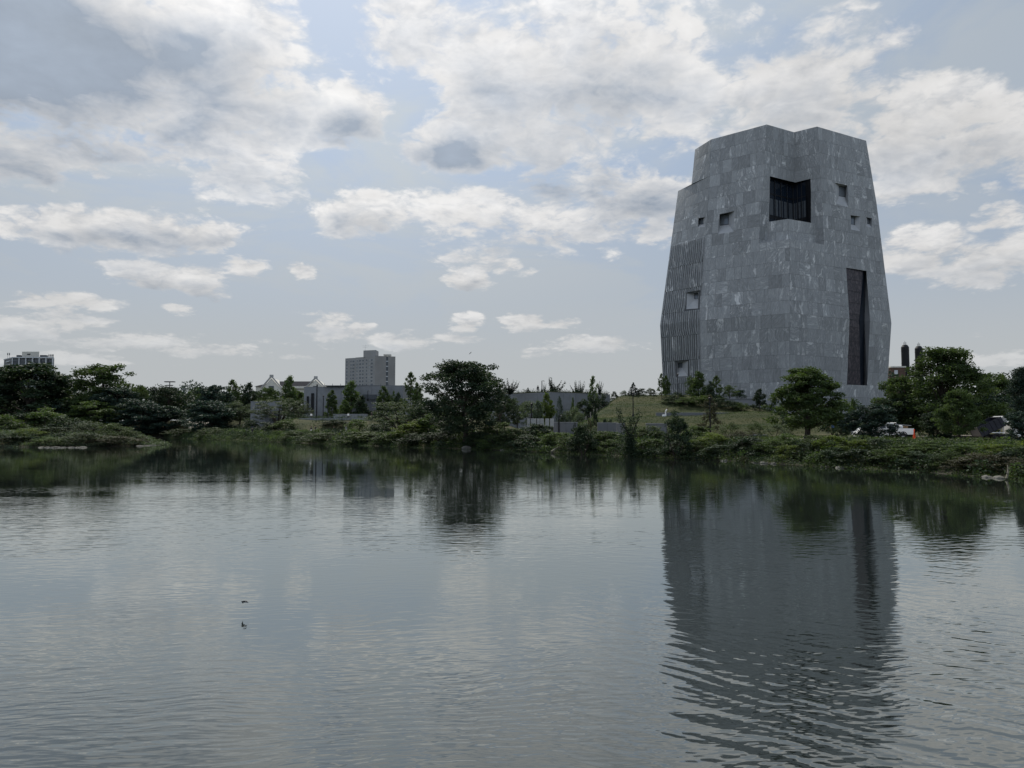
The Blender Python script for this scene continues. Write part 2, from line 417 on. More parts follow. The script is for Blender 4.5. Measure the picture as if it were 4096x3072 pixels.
# ------------------------------------------------------------------ mesh helpers
COL = sc.collection
def link(o, parent=None):
    COL.objects.link(o)
    if parent is not None: o.parent = parent
    return o
def M(name): return MATS[name]
def mesh(name, verts, faces, mat=None, parent=None, smooth=False):
    me = bpy.data.meshes.new(name)
    me.from_pydata([tuple(v) for v in verts], [], faces)
    if mat: me.materials.append(M(mat))
    if smooth: me.polygons.foreach_set('use_smooth', [True] * len(me.polygons))
    me.update()
    return link(bpy.data.objects.new(name, me), parent)
def quads(name, V, mat, tone=None, parent=None, do_link=True):
    """V: (n,4,3) array of quads -> one mesh"""
    n = len(V); me = bpy.data.meshes.new(name)
    me.vertices.add(n * 4); me.vertices.foreach_set('co', V.reshape(-1).astype(np.float32))
    me.loops.add(n * 4); me.loops.foreach_set('vertex_index', np.arange(n * 4, dtype=np.int32))
    me.polygons.add(n); me.polygons.foreach_set('loop_start', np.arange(0, n * 4, 4, dtype=np.int32))
    me.materials.append(M(mat))
    if tone is not None:
        a = me.attributes.new('tone', 'FLOAT', 'FACE'); a.data.foreach_set('value', tone.astype(np.float32))
    me.update(calc_edges=True); me.validate()
    if not do_link: return me
    return link(bpy.data.objects.new(name, me), parent)
def tag(o, label, cat, group=None, kind=None):
    if label: o['label'] = label
    if cat: o['category'] = cat
    if group: o['group'] = group
    if kind: o['kind'] = kind
    return o
def empty(name, loc, rz=0, sc_=(1, 1, 1)):
    o = bpy.data.objects.new(name, None); o.location = loc; o.rotation_euler = (0, 0, rz); o.scale = sc_
    o.empty_display_size = .5
    return link(o)
class MB:
    def __init__(s): s.v = []; s.f = []
    def add(s, vs, fs):
        b = len(s.v); s.v += [tuple(x) for x in vs]; s.f += [[b + i for i in f] for f in fs]; return s
    def box(s, x0, x1, y0, y1, z0, z1, m=None):
        vs = [Vector((x, y, z)) for z in (z0, z1) for (x, y) in ((x0, y0), (x1, y0), (x1, y1), (x0, y1))]
        if m: vs = [m @ v for v in vs]
        return s.add(vs, [[3, 2, 1, 0], [4, 5, 6, 7], [0, 1, 5, 4], [1, 2, 6, 5], [2, 3, 7, 6], [3, 0, 4, 7]])
    def tube(s, pts, rs, n=6, cap=True):
        pts = [Vector(p) for p in pts]; rings = []
        for i, p in enumerate(pts):
            d = (pts[min(i + 1, len(pts) - 1)] - pts[max(i - 1, 0)]).normalized()
            a = d.orthogonal().normalized() if i == 0 else (a - d * a.dot(d)).normalized()
            c = d.cross(a)
            rings.append([p + (a * math.cos(2 * math.pi * k / n) + c * math.sin(2 * math.pi * k / n)) * rs[i] for k in range(n)])
        b = len(s.v)
        for r in rings: s.v += [tuple(x) for x in r]
        for i in range(len(rings) - 1):
            for k in range(n):
                k2 = (k + 1) % n
                s.f.append([b + i * n + k, b + i * n + k2, b + (i + 1) * n + k2, b + (i + 1) * n + k])
        if cap:
            s.f.append([b + k for k in range(n)][::-1]); s.f.append([b + (len(rings) - 1) * n + k for k in range(n)])
        return s
    def prism(s, plan, z0, z1):
        n = len(plan)
        vs = [(p[0], p[1], z0) for p in plan] + [(p[0], p[1], z1) for p in plan]
        fs = [[i, (i + 1) % n, n + (i + 1) % n, n + i] for i in range(n)] + [list(range(n))[::-1], [n + i for i in range(n)]]
        return s.add(vs, fs)
    def extr(s, prof, y0, y1, m=None):
        """profile in x-z extruded along y"""
        n = len(prof)
        vs = [Vector((p[0], y0, p[1])) for p in prof] + [Vector((p[0], y1, p[1])) for p in prof]
        if m: vs = [m @ v for v in vs]
        fs = [[i, (i + 1) % n, n + (i + 1) % n, n + i] for i in range(n)] + [list(range(n)), [n + i for i in range(n)][::-1]]
        return s.add(vs, fs)
    def lathe(s, prof, n=12, c=(0, 0, 0)):
        b = len(s.v)
        for (r, z) in prof:
            for k in range(n):
                a = 2 * math.pi * k / n; s.v.append((c[0] + r * math.cos(a), c[1] + r * math.sin(a), c[2] + z))
        for i in range(len(prof) - 1):
            for k in range(n):
                k2 = (k + 1) % n; s.f.append([b + i * n + k, b + i * n + k2, b + (i + 1) * n + k2, b + (i + 1) * n + k])
        s.f.append([b + k for k in range(n)][::-1]); s.f.append([b + (len(prof) - 1) * n + k for k in range(n)])
        return s
    def wheel(s, c, r, w, n=20, axis='y'):
        vs = []; 
        for (rr, ww) in ((r * .55, -w / 2), (r * .93, -w / 2), (r, -w * .32), (r, w * .32), (r * .93, w / 2), (r * .55, w / 2)):
            for k in range(n):
                a = 2 * math.pi * k / n; vs.append((c[0] + rr * math.cos(a), c[1] + ww, c[2] + rr * math.sin(a)))
        fs = [[i * n + k, i * n + (k + 1) % n, ((i + 1) % 6) * n + (k + 1) % n, ((i + 1) % 6) * n + k] for i in range(6) for k in range(n)]
        return s.add(vs, fs)
    def build(s, name, mat, parent=None, smooth=False):
        return mesh(name, s.v, s.f, mat, parent, smooth)
def bevel(o, w=.02, seg=1):
    b = o.modifiers.new('bevel', 'BEVEL'); b.width = w; b.segments = seg; b.limit_method = 'ANGLE'
    return o
def sm(x):
    x = np.clip(x, 0, 1); return x * x * (3 - 2 * x)

# ------------------------------------------------------------------ the lagoon's outline and the lie of the land
SHORE_PX = [(650, 225), (909, 176), (1350, 134), (1616, 115), (1870, 105), (2203, 90), (2650, 74), (2916, 67), (3300, 57), (3700, 50), (4096, 43)]
def shoreD(px): return float(np.interp(px, [a for a, b in SHORE_PX], [b for a, b in SHORE_PX]))
shore = [(-190, 150), (-150, 203), (-118, 224)]
for px, D in SHORE_PX: shore.append((xat(px, D, 0), D))
rr_ = random.Random(3)
fine = []
for i in range(len(shore) - 1):
    a, b = shore[i], shore[i + 1]; L = math.dist(a, b); k = max(1, int(L / 5))
    for j in range(k):
        t = j / k; w = 0 if j == 0 else rr_.uniform(-.55, .55)
        fine.append((a[0] + (b[0] - a[0]) * t + w * .4, a[1] + (b[1] - a[1]) * t + w))
fine += [(29, 43), (33.5, 30), (36, 12), (30, 3.2), (10, 2.2), (-10, 2.2), (-60, 1.5), (-150, 20), (-200, 80)]
LAKE = np.array(fine)
def sdist(x, y):
    """signed distance to the waterline, positive on land"""
    x = np.atleast_1d(np.asarray(x, float)); y = np.atleast_1d(np.asarray(y, float))
    d = np.full(x.shape, 1e9); ins = np.zeros(x.shape, bool); n = len(LAKE)
    for i in range(n):
        ax, ay = LAKE[i]; bx, by = LAKE[(i + 1) % n]
        ex, ey = bx - ax, by - ay; t = np.clip(((x - ax) * ex + (y - ay) * ey) / (ex * ex + ey * ey), 0, 1)
        d = np.minimum(d, np.hypot(x - ax - t * ex, y - ay - t * ey))
        c = ((ay > y) != (by > y)) & (x < (bx - ax) * (y - ay) / (by - ay + 1e-12) + ax); ins ^= c
    d = np.where(ins, -d, d)
    r = np.hypot((x + 80) / 20.5, (y - 128) / 13.5)
    isl = (1 - r) * 13.5
    return np.maximum(d, isl), isl
def lawn_mask(x, y):
    left = sm((x - (3 + (y - 125) * .30)) / 9)
    right = 1 - sm((x - 44) / 24)
    return left * right * sm((y - 116) / 5) * (1 - sm((y - 215) / 20))
def hgt(x, y):
    x = np.atleast_1d(np.asarray(x, float)); y = np.atleast_1d(np.asarray(y, float))
    s, isl = sdist(x, y)
    z = np.where(s > 0, 1.55 * sm(s / 7), np.maximum(-1.6, s * .35))
    z = z + .15 * np.sin(x * .31) * np.cos(y * .23) * sm(s / 10)
    wl = 1 - sm((x + 8) / 14)
    y0 = np.interp(x, [-150, -90, -66, -55, -30, -5], [232, 220, 204, 181, 176, 165])
    z = z + (sm((y - y0) / 11) * 3.5 * wl * (s > 0) + sm((s - 40) / 32) * 1.5 * (1 - wl)) * (isl < 0)
    hill = 1.3 * sm((y - 116) / 7) + 1.9 * sm((y - 124) / 15) + 2.3 * sm((y - 142) / 13) + 1.7 * sm((y - 156) / 12)
    lm = sm((x - (3 + (y - 125) * .30)) / 9) * (1 - sm((x - 42) / 26)) * (1 - sm((y - 215) / 30))
    z = z + hill * lm
    return z
def hz1(x, y): return float(hgt(x, y)[0])

def spaced(lo, hi, a, b, fine_, coarse):
    v = list(np.arange(a, b, fine_)); q = a; st_ = fine_
    while q > lo: st_ = min(st_ * 1.35, coarse); q -= st_; v.insert(0, q)
    q = v[-1]; st_ = fine_
    while q < hi: st_ = min(st_ * 1.35, coarse); q += st_; v.append(q)
    return np.array(v)
gx = spaced(-3500, 3500, -125, 105, 1.5, 400); gy = spaced(-300, 6000, 0, 235, 1.5, 400)
GX, GY = np.meshgrid(gx, gy); GZ = hgt(GX.ravel(), GY.ravel())
nx, ny = len(gx), len(gy)
vs = np.stack([GX.ravel(), GY.ravel(), GZ], 1)
idx = np.arange(nx * ny).reshape(ny, nx)
Fc = np.stack([idx[:-1, :-1], idx[:-1, 1:], idx[1:, 1:], idx[1:, :-1]], -1).reshape(-1, 4)
gme = bpy.data.meshes.new('ground')
gme.vertices.add(len(vs)); gme.vertices.foreach_set('co', vs.reshape(-1))
gme.loops.add(Fc.size); gme.loops.foreach_set('vertex_index', Fc.reshape(-1).astype(np.int32))
gme.polygons.add(len(Fc)); gme.polygons.foreach_set('loop_start', np.arange(0, Fc.size, 4, dtype=np.int32))
a = gme.attributes.new('lawn', 'FLOAT', 'POINT'); a.data.foreach_set('value', np.clip(lawn_mask(vs[:, 0], vs[:, 1]) * 2, 0, 1).astype(np.float32))
sgn, _i = sdist(vs[:, 0], vs[:, 1])
a = gme.attributes.new('mud', 'FLOAT', 'POINT'); a.data.foreach_set('value', (1 - sm((sgn - .2) / 1.5)).astype(np.float32))
gme.materials.append(M('ground')); gme.update(calc_edges=True)
gme.polygons.foreach_set('use_smooth', [True] * len(gme.polygons))
ground = link(bpy.data.objects.new('ground', gme)); ground['kind'] = 'structure'
water = mesh('water', [(-260, -30, 0), (120, -30, 0), (120, 320, 0), (-260, 320, 0)], [[0, 1, 2, 3]], 'lagoon_water'); water['kind'] = 'structure'
# ------------------------------------------------------------------ the stone tower
def ln2(a, b, c, d):
    """plan intersection of line a-b with line c-d"""
    x1, y1, x2, y2 = a[0], a[1], b[0], b[1]; x3, y3, x4, y4 = c[0], c[1], d[0], d[1]
    den = (x1 - x2) * (y3 - y4) - (y1 - y2) * (x3 - x4)
    t = ((x1 - x3) * (y3 - y4) - (y1 - y3) * (x3 - x4)) / den
    return (x1 + t * (x2 - x1), y1 + t * (y2 - y1))
ZB, ZK, ZS, ZR, ZM = 1.2, 27.8, 63.5, 73.0, 57.55
pA, pB, pC, pD, pE, pF = [atz(*q, ZR) for q in ((2781, 598), (2844.5, 558), (3067, 498), (3176, 529), (3268, 506.4), (3464, 563))]
def at_y(px, y, z): return Vector((xat(px, y, z), y, z))
top0 = ln2(pB, pC, pF, pE)
C0 = [(ZK, at_y(3160, 162, ZK)), (ZR, Vector((top0[0], top0[1], ZR)))]
Mk = at_y(2800, 173.0, ZK); Ms = atz(2840, 704, ZS)
Lk = at_y(2641, 181, ZK); Ls = atz(2713, 764, ZS); Lu = atz(2768, 736, ZS)
Rk = at_y(3565, 178, ZK); Rm = at_y(3505, 178.9, ZM)
ctr = Vector((62, 192, 0))
def basept(k, q=.955):
    v = Vector((ctr.x + (k.x - ctr.x) * q, ctr.y + (k.y - ctr.y) * (q + .02), ZB)); return v
LB = at_y(2663, 182.2, ZB); RB_ = at_y(3536, 179, ZB); MB_ = at_y(2812, 174.3, ZB); CB = at_y(3157, 163.5, ZB)
ch = {
 'L': [(ZB, LB), (ZK, Lk), (ZS, Ls)], 'LU': [(ZS, Lu), (ZR, pA)],
 'M': [(ZB, MB_), (ZK, Mk), (ZS, Ms), (ZR, pB)],
 'C': [(ZB, CB)] + C0,
 'R': [(ZB, RB_), (ZK, Rk), (ZM, Rm), (ZR, pF)],
}
def chv(name, z):
    c = ch[name]
    for i in range(len(c) - 1):
        if z <= c[i + 1][0] or i == len(c) - 2:
            t = (z - c[i][0]) / (c[i + 1][0] - c[i][0])
            return c[i][1].lerp(c[i + 1][1], t)
# the far side mirrors the near one about the middle
def mirr(name): return [(z, Vector((2 * ctr.x - v.x, 2 * ctr.y - v.y, v.z))) for z, v in ch[name]]
ch['BL'] = [(ZB, Vector((44, 204, ZB))), (ZK, Vector((43.5, 205, ZK))), (ZS, Vector((49, 205, ZS))), (ZR, Vector((53, 204, ZR)))]
ch['BC'] = mirr('C'); ch['BR'] = [(z, v + Vector((-1.5, 24, 0))) for z, v in ch['R']]
class Surf:
    def __init__(s, a, b, z0, z1): s.a, s.b, s.z0, s.z1 = a, b, z0, z1; s.len = (chv(a, (z0 + z1) / 2) - chv(b, (z0 + z1) / 2)).length
    def p(s, u, z, off=0.0):
        A, B = chv(s.a, z), chv(s.b, z)
        P = A.lerp(B, u)
        if off:
            z2 = min(z + .5, s.z1); z1_ = z2 - 1.0
            up = chv(s.a, z2).lerp(chv(s.b, z2), u) - chv(s.a, z1_).lerp(chv(s.b, z1_), u)
            n = (B - A).cross(up).normalized(); P = P + n * off
        return P
    def inv(s, px, py):
        u, z = .5, (s.z0 + s.z1) / 2
        for _ in range(40):
            q = proj(s.p(u, z)); e = (px - q[0], py - q[1])
            if abs(e[0]) + abs(e[1]) < .01: break
            qu = proj(s.p(u + .001, z)); qz = proj(s.p(u, z + .01))
            a, c = (qu[0] - q[0]) / .001, (qu[1] - q[1]) / .001; b, d = (qz[0] - q[0]) / .01, (qz[1] - q[1]) / .01
            det = a * d - b * c; du = (d * e[0] - b * e[1]) / det; dz = (-c * e[0] + a * e[1]) / det
            u += max(-.4, min(.4, du)); z += max(-10, min(10, dz))
        return (u, z)
FL = Surf('L', 'M', ZB, ZS); FU = Surf('LU', 'M', ZS, ZR); FM = Surf('M', 'C', ZB, ZR); FR = Surf('C', 'R', ZB, ZR)
# wall planes of the notch cut into the corner
class Flat:
    """vertical wall from plan point a to plan point b; u in 0..1, outward to the right-hand rule"""
    def __init__(s, a, b): s.a, s.b = Vector((a[0], a[1], 0)), Vector((b[0], b[1], 0)); s.len = (s.b - s.a).length; s.n = (s.b - s.a).cross(Vector((0, 0, 1))).normalized()
    def p(s, u, z, off=0.0):
        P = s.a.lerp(s.b, u) + s.n * off; P.z = z; return P
    def inv(s, px, py):
        d = ray(px, py); n = s.n; o = Vector((0, 0, CAMZ)); t = (s.a - o).dot(n) / d.dot(n); P = o + d * t
        e = s.b - s.a; return (((P - s.a).x * e.x + (P - s.a).y * e.y) / s.len ** 2, P.z)
ZL = atz(3158, 957, 40).z
ZL = 44.6
def cutpoint(surf, l1, l2, z):
    A, B = surf.p(0, z), surf.p(1, z); q = ln2(A, B, l1, l2)
    e = B - A; return ((q[0] - A.x) * e.x + (q[1] - A.y) * e.y) / (e.x ** 2 + e.y ** 2)
def extend(a, b, k): return (a[0] + (a[0] - b[0]) * k, a[1] + (a[1] - b[1]) * k)
# ---- polygon clipping in surface coordinates
def clip(poly, a, b, keep_left=True):
    out_ = []
    def side(p): 
        v = (b[0] - a[0]) * (p[1] - a[1]) - (b[1] - a[1]) * (p[0] - a[0]); v /= (abs(b[0] - a[0]) * 30 + abs(b[1] - a[1])) + 1e-12; return v if keep_left else -v
    n = len(poly)
    for i in range(n):
        p, q = poly[i], poly[(i + 1) % n]; sp, sq = side(p), side(q)
        if sp >= -1e-6: out_.append(p)
        if (sp > 1e-6 and sq < -1e-6) or (sp < -1e-6 and sq > 1e-6):
            t = sp / (sp - sq); out_.append((p[0] + (q[0] - p[0]) * t, p[1] + (q[1] - p[1]) * t))
    return out_
def area(poly): return .5 * sum(poly[i][0] * poly[(i + 1) % len(poly)][1] - poly[(i + 1) % len(poly)][0] * poly[i][1] for i in range(len(poly)))
def ccw(poly): return poly if area(poly) > 0 else poly[::-1]
def subtract(poly, hole):
    hole = ccw(hole); res = []; cur = poly
    for i in range(len(hole)):
        a, b = hole[i], hole[(i + 1) % len(hole)]
        o_ = clip(cur, a, b, False)
        if len(o_) > 2 and abs(area(o_)) > 1e-5: res.append(o_)
        cur = clip(cur, a, b, True)
        if len(cur) < 3 or abs(area(cur)) < 1e-7: break
    return res
def inter(poly, conv):
    conv = ccw(conv)
    for i in range(len(conv)):
        poly = clip(poly, conv[i], conv[(i + 1) % len(conv)], True)
        if len(poly) < 3: return []
    return poly
tower = empty('stone_tower', (62, 185, 1.2))
tag(tower, 'tall faceted windowed tower clad in veined grey stone, tapering to a notched top', 'tower', kind='thing')
tinv = Matrix.Translation((-62, -185, -1.2))
def T(vs): return [tinv @ Vector(v) for v in vs]
core = MB(); PAN = []          # PAN: (area in view, verts, faces, tone, uv)
trnd = random.Random(11)
def add_panel(surf, polys, off=.05, tone=None, vert=True):
    vs, fs, uvs = [], [], []
    gu, gv = trnd.uniform(0, 60), trnd.uniform(0, 60)
    ang = trnd.choice((0, 0, .12, -.15, .3, -.3, .5, 1.57, 3.14 + .2)) + trnd.uniform(-.08, .08)
    ca, sa = math.cos(ang), math.sin(ang)
    ar = 0
    off += trnd.uniform(-.012, .012)
    for poly in polys:
        poly = ccw(poly)
        fr = [surf.p(u, z, off) for u, z in poly]; bk = [surf.p(u, z, off - .07) for u, z in poly]
        b = len(vs); n = len(poly); vs += fr + bk
        loc = [(u * surf.len, z) for u, z in poly]
        q = [((x * ca - z * sa) + gu, (x * sa + z * ca) + gv) for x, z in loc]
        fs.append([b + i for i in range(n)]); uvs.append(q)
        for i in range(n):
            j = (i + 1) % n; fs.append([b + j, b + i, b + n + i, b + n + j]); uvs.append([q[j], q[i], q[i], q[j]])
        pp = [proj(v) for v in fr]; ar += abs(area(pp))
    PAN.append((ar, vs, fs, tone if tone is not None else min(1, max(0, trnd.gauss(.48, .2))), uvs))
def cladding(surf, zlevels, wmin, wmax, region=None, holes=(), skip_panels=(), coreoff=-.03, seam=.016, u0=0.0, u1=1.0, off=.05, pale=None):
    """cut a wall into rows of stone panels with recessed joints; the core wall lies behind them"""
    for k in range(len(zlevels) - 1):
        za, zb = zlevels[k], zlevels[k + 1]; L = surf.len
        u = u0
        us = [u0]
        while True:
            w = trnd.choice((wmin, (wmin + wmax) / 2, wmax, wmin)) * trnd.uniform(.9, 1.1) / L
            if u + w * 1.4 > u1: us.append(u1); break
            u += w; us.append(u)
        for i in range(len(us) - 1):
            ua, ub = us[i], us[i + 1]
            for pas in (0, 1):
                g = seam if pas else 0
                cell = [(ua + g / L, za + g), (ub - g / L, za + g), (ub - g / L, zb - g), (ua + g / L, zb - g)]
                polys = [cell]
                if region: polys = [q for q in (inter(p_, r) for p_ in polys for r in region) if len(q) > 2]
                for h in list(holes) + (list(skip_panels) if pas else []):
                    polys = [r for p_ in polys for r in subtract(p_, h)]
                polys = [p_ for p_ in polys if abs(area(p_)) * L > .02]
                if not polys: continue
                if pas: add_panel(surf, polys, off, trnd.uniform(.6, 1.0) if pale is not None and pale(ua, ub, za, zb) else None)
                else:
                    for p_ in polys: core.add(T([surf.p(a_, b_, coreoff) for a_, b_ in ccw(p_)]), [list(range(len(p_)))])
lv_lo = [ZB, 4.0] + [27.8 - 2.975 * k for k in range(7, 0, -1)] + [27.8]
lv_mid = [27.8 + 2.975 * k for k in range(0, 13)]
lv_hi = [ZS, ZS + 3.17, ZS + 6.33, ZR]
lv_all = lv_lo + lv_mid[1:] + lv_hi[1:]
def hole(surf, pts): return [surf.inv(*p) for p in pts]
# windows: outer opening on the face, pane seen inside it
WIN = [
 (FL, [(2793.7,873),(2821,868.5),(2820,907),(2791.8,910.8)], [(2796,875),(2814,872),(2814,897),(2796,899)], 1.3),
 (FM, [(2878.4,856.7),(2939.5,844),(2934.8,927),(2871.8,936.7)], [(2881,859),(2915,853),(2915,899),(2881,903)], 1.8),
 (FR, [(3338,730.6),(3389,741.5),(3393,829),(3344,814)], [(3355,744),(3381,748),(3381,789),(3355,785)], 1.8),
 (FR, [(3402,860.6),(3440,866),(3439.5,925.6),(3402.6,917.8)], [(3403,864.5),(3420,867),(3419,900.6),(3403.4,897.4)], 1.5),
 (FR, [(3463.8,868.5),(3487,874),(3487,911.5),(3464.5,905)], [(3468.5,873),(3480,875),(3479.5,897),(3468.5,896)], 1.2),
 (FL, [(2748.5,1173),(2796,1168),(2793,1233.7),(2746,1237)], [(2777.5,1174),(2793,1172),(2792.5,1196),(2778,1197)], 1.5),
 (FL, [(2707,1447),(2753,1443.4),(2751.6,1504.5),(2708.4,1506.7)], [(2713.7,1452),(2729.8,1451),(2729.8,1471),(2713.7,1471)], 1.5),
]
holesM = [hole(FM, WIN[1][1])]; holesL = [hole(FL, WIN[i][1]) for i in (0, 5, 6)]; holesR = [hole(FR, WIN[i][1]) for i in (2, 3, 4)]
slot_hi = [(3383.7,1071),(3465.4,1084),(3478.9,1283),(3397,1273)]; slot_lo = [(3397,1273),(3478.9,1283),(3468.8,1541),(3387,1539.5)]
s_tl, s_tr, s_kr, s_kl = [FR.inv(*p) for p in slot_hi]; s_br, s_bl = [FR.inv(*p) for p in slot_lo[2:]]
s_kr = (s_kr[0], ZK); s_kl = (s_kl[0], ZK); zb_ = (s_br[1] + s_bl[1]) / 2; s_br = (s_br[0], zb_); s_bl = (s_bl[0], zb_)
holesR += [[s_tl, s_tr, s_kr, s_kl], [s_kl, s_kr, s_br, s_bl]]
cr_a = FR.inv(3457, 1543)[0]; cr_b = FR.inv(3463, 1680)[0]
crease = [(cr_a, zb_), (s_br[0], zb_), (s_br[0] - .006, ZB), (cr_b, ZB)]
holesR.append(crease)
# the notch: everything beyond the cut line above the ledge; its walls flare outward going down
def uplan(surf, P):
    A, B = surf.p(0, P.z), surf.p(1, P.z); e = B - A; return ((P.x - A.x) * e.x + (P.y - A.y) * e.y) / (e.x ** 2 + e.y ** 2)
uL0, uL1 = FM.inv(3035, 972)[0], uplan(FM, pC); uR0, uR1 = FR.inv(3296, 976)[0], uplan(FR, pE)
def cutu(right, z):
    t = (z - ZL) / (ZR - ZL); return (uR0 + (uR1 - uR0) * t) if right else (uL0 + (uL1 - uL0) * t)
lev = [ZL, 52.0, ZM, ZS, 68.0, ZR]
ch['NL'] = [(z, FM.p(cutu(False, z), z, .04)) for z in lev]; ch['NR'] = [(z, FR.p(cutu(True, z), z, .04)) for z in lev]
ch['D'] = [(ZL, Vector((pD.x, pD.y, ZL))), (ZR, pD)]
VL = Surf('NL', 'D', ZL, ZR); VR = Surf('D', 'NR', ZL, ZR)
def notch(right):
    q = []
    for za, zb in zip(lev[:-1], lev[1:]):
        a, b = cutu(right, za), cutu(right, zb); zb2 = zb + (.2 if zb == ZR else 0)
        q.append([(a, za), (1.05, za), (1.05, zb2), (b, zb2)] if not right else [(-.05, za), (a, za), (b, zb2), (-.05, zb2)])
    return q
nM = notch(False); nR = notch(True)
# fluted field on the narrow left facet
FZ = [10.2, 13.4, 18.9, 24.7, 30.4, 36.0, 42.0, 48.1]
fl_field = [[(.015, FZ[0]), (.975, FZ[0]), (.975, FZ[-1]), (.015, FZ[-1])]]
cladding(FL, lv_lo + lv_mid[1:], 1.7, 2.9, holes=holesL, skip_panels=fl_field)
cladding(FU, lv_hi, 1.7, 2.6)
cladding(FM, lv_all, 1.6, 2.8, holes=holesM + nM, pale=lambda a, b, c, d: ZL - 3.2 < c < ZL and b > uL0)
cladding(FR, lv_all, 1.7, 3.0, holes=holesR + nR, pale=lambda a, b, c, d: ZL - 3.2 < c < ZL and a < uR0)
for a_, b_ in (('R', 'BR'), ('BR', 'BC'), ('BC', 'BL')): 
    cladding(Surf(a_, b_, ZB, ZR), [ZB, ZK - 14, ZK, ZK + 12, ZK + 24, ZM, 66, ZR], 7, 9)
SBL = Surf('BL', 'L', ZB, ZS); cladding(SBL, [ZB, 14, ZK, 40, 52, ZS], 6, 8)
SBU = Surf('BL', 'LU', ZS, ZR); cladding(SBU, [ZS, 68, ZR], 6, 8)
# walls inside the notch, with the big opening
oL = VL.inv(3079, 708); oLb = VL.inv(3077, 895); oD = VL.inv(3176, 727); oR = VR.inv(3243, 714); oRb = VR.inv(3242, 900)
zt = (oL[1] + oD[1] + oR[1]) / 3; ZOB = ZL + 1.2
lv_n = [z for z in lv_mid if z > ZL + .5]; lv_n = [ZL] + lv_n + lv_hi[1:]
hL = [(oLb[0], ZOB), (1.02, ZOB), (1.02, zt), (oL[0], zt)]; hR = [(-.02, ZOB), (oRb[0], ZOB), (oR[0], zt), (-.02, zt)]
cladding(VL, lv_n, 1.5, 2.4, holes=[hL]); cladding(VR, lv_n, 1.5, 2.4, holes=[hR])
# reveal and glazing of the big opening
bw = tower
def inv_T(o): return o
SET = 1.6
plT, plB, prT, prB = VL.p(oL[0], zt), VL.p(oLb[0], ZOB), VR.p(oR[0], zt), VR.p(oRb[0], ZOB); pd0 = Vector((pD.x, pD.y, 0))
pl0, pr0 = (plT + plB) / 2, (prT + prB) / 2
bk = Vector((0, 1, 0))
g0, g1, g2 = pl0 + Vector((.5, SET, 0)), pd0 + Vector((0, SET, 0)), pr0 + Vector((-.5, SET, 0))
def zz(v, z): return Vector((v.x, v.y, z))
rv = MB()
rv.add(T([plB, plT, zz(g0, zt), zz(g0, ZOB)]), [[0, 1, 2, 3]])
rv.add(T([prB, zz(g2, ZOB), zz(g2, zt), prT]), [[0, 1, 2, 3]])
rv.add(T([plT, zz(pd0, zt), prT, zz(g2, zt), zz(g1, zt), zz(g0, zt)]), [[0, 1, 4, 5], [1, 2, 3, 4]])
rv.add(T([plB, zz(pd0, ZOB), prB, zz(g2, ZOB), zz(g1, ZOB), zz(g0, ZOB)]), [[0, 5, 4, 1], [1, 4, 3, 2]])
win = rv.build('corner_window', 'black_metal', tower); win['label'] = 'large dark corner window set back in the notch behind a stone balcony'
gl = MB(); gl.add(T([zz(g0, ZOB), zz(g1, ZOB), zz(g2, ZOB), zz(g0, zt), zz(g1, zt), zz(g2, zt)]), [[0, 1, 4, 3], [1, 2, 5, 4]]); gl.build('pane', 'dark_glass', win)
for (A, B, n) in ((g0, g1, 4), (g1, g2, 3)):
    for i in range(n + (1 if A is g0 else 0)):
        if i == 0 and A is g1: continue
        p = A.lerp(B, i / n) - Vector((0, .12, 0)); mb = MB(); mb.box(-.07, .07, -.08, .14, ZOB, zt, tinv @ Matrix.Translation((p.x, p.y, 0))); mb.build('mullion', 'black_metal', win)
    for z in (ZL + 6.9, ZL + 12.5):
        d = (B - A).normalized(); nrm = Vector((d.y, -d.x, 0)); mb = MB()
        q = [A + nrm * .24, B + nrm * .24, B + nrm * .05, A + nrm * .05]
        mb.prism([(v.x - 62, v.y - 185) for v in q], z - 1.2, z + (.75 if z < ZL + 10 else .3) - 1.2); mb.build('transom', 'black_metal', win)
# pale blinds hang behind the lower panes
bl = MB()
for (A, B) in ((g0, g1), (g1, g2)):
    for i in range(5):
        a_, b_ = A.lerp(B, (i + .1) / 5), A.lerp(B, (i + .86) / 5)
        bl.add(T([zz(a_, ZL + 7.7) - bk * .02, zz(b_, ZL + 7.7) - bk * .02, zz(b_, ZL + 11.6) - bk * .02, zz(a_, ZL + 11.6) - bk * .02]), [[0, 1, 2, 3]])
bl.build('blind', 'apt_dark', win)
# ledge and the stone balcony parapet
lc, lm_, lr_ = FM.p(nM[0][0][0], ZL), FM.p(1, ZL), FR.p(nR[0][1][0], ZL)
fl = MB(); fl.add(T([lc, lm_, lr_, zz(pD, ZL)]), [[0, 1, 2, 3]]); fl.build('ledge', 'reveal_stone', tower)
ZP = atz(3151.5, 875.5, 40)
for _ in range(1):
    q0 = at_y(3063, 169.3, 50); q1 = at_y(3151.5, 166.6, 50); q2 = at_y(3264, 170.6, 50)
zp = CAMZ + (q1 - Vector((0, 0, CAMZ))).y / ray(3151.5, 875.5).y * ray(3151.5, 875.5).z
PAR = [Flat(q0, q1), Flat(q1, q2)]
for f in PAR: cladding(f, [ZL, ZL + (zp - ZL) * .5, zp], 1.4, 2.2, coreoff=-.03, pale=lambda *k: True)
pm = MB()
inn = [q0 + Vector((.3, .5, 0)), q1 + Vector((0, .6, 0)), q2 + Vector((-.3, .5, 0))]
pm.add(T([zz(q0, zp), zz(q1, zp), zz(q2, zp), zz(inn[2], zp), zz(inn[1], zp), zz(inn[0], zp)]), [[0, 1, 4, 5], [1, 2, 3, 4]])
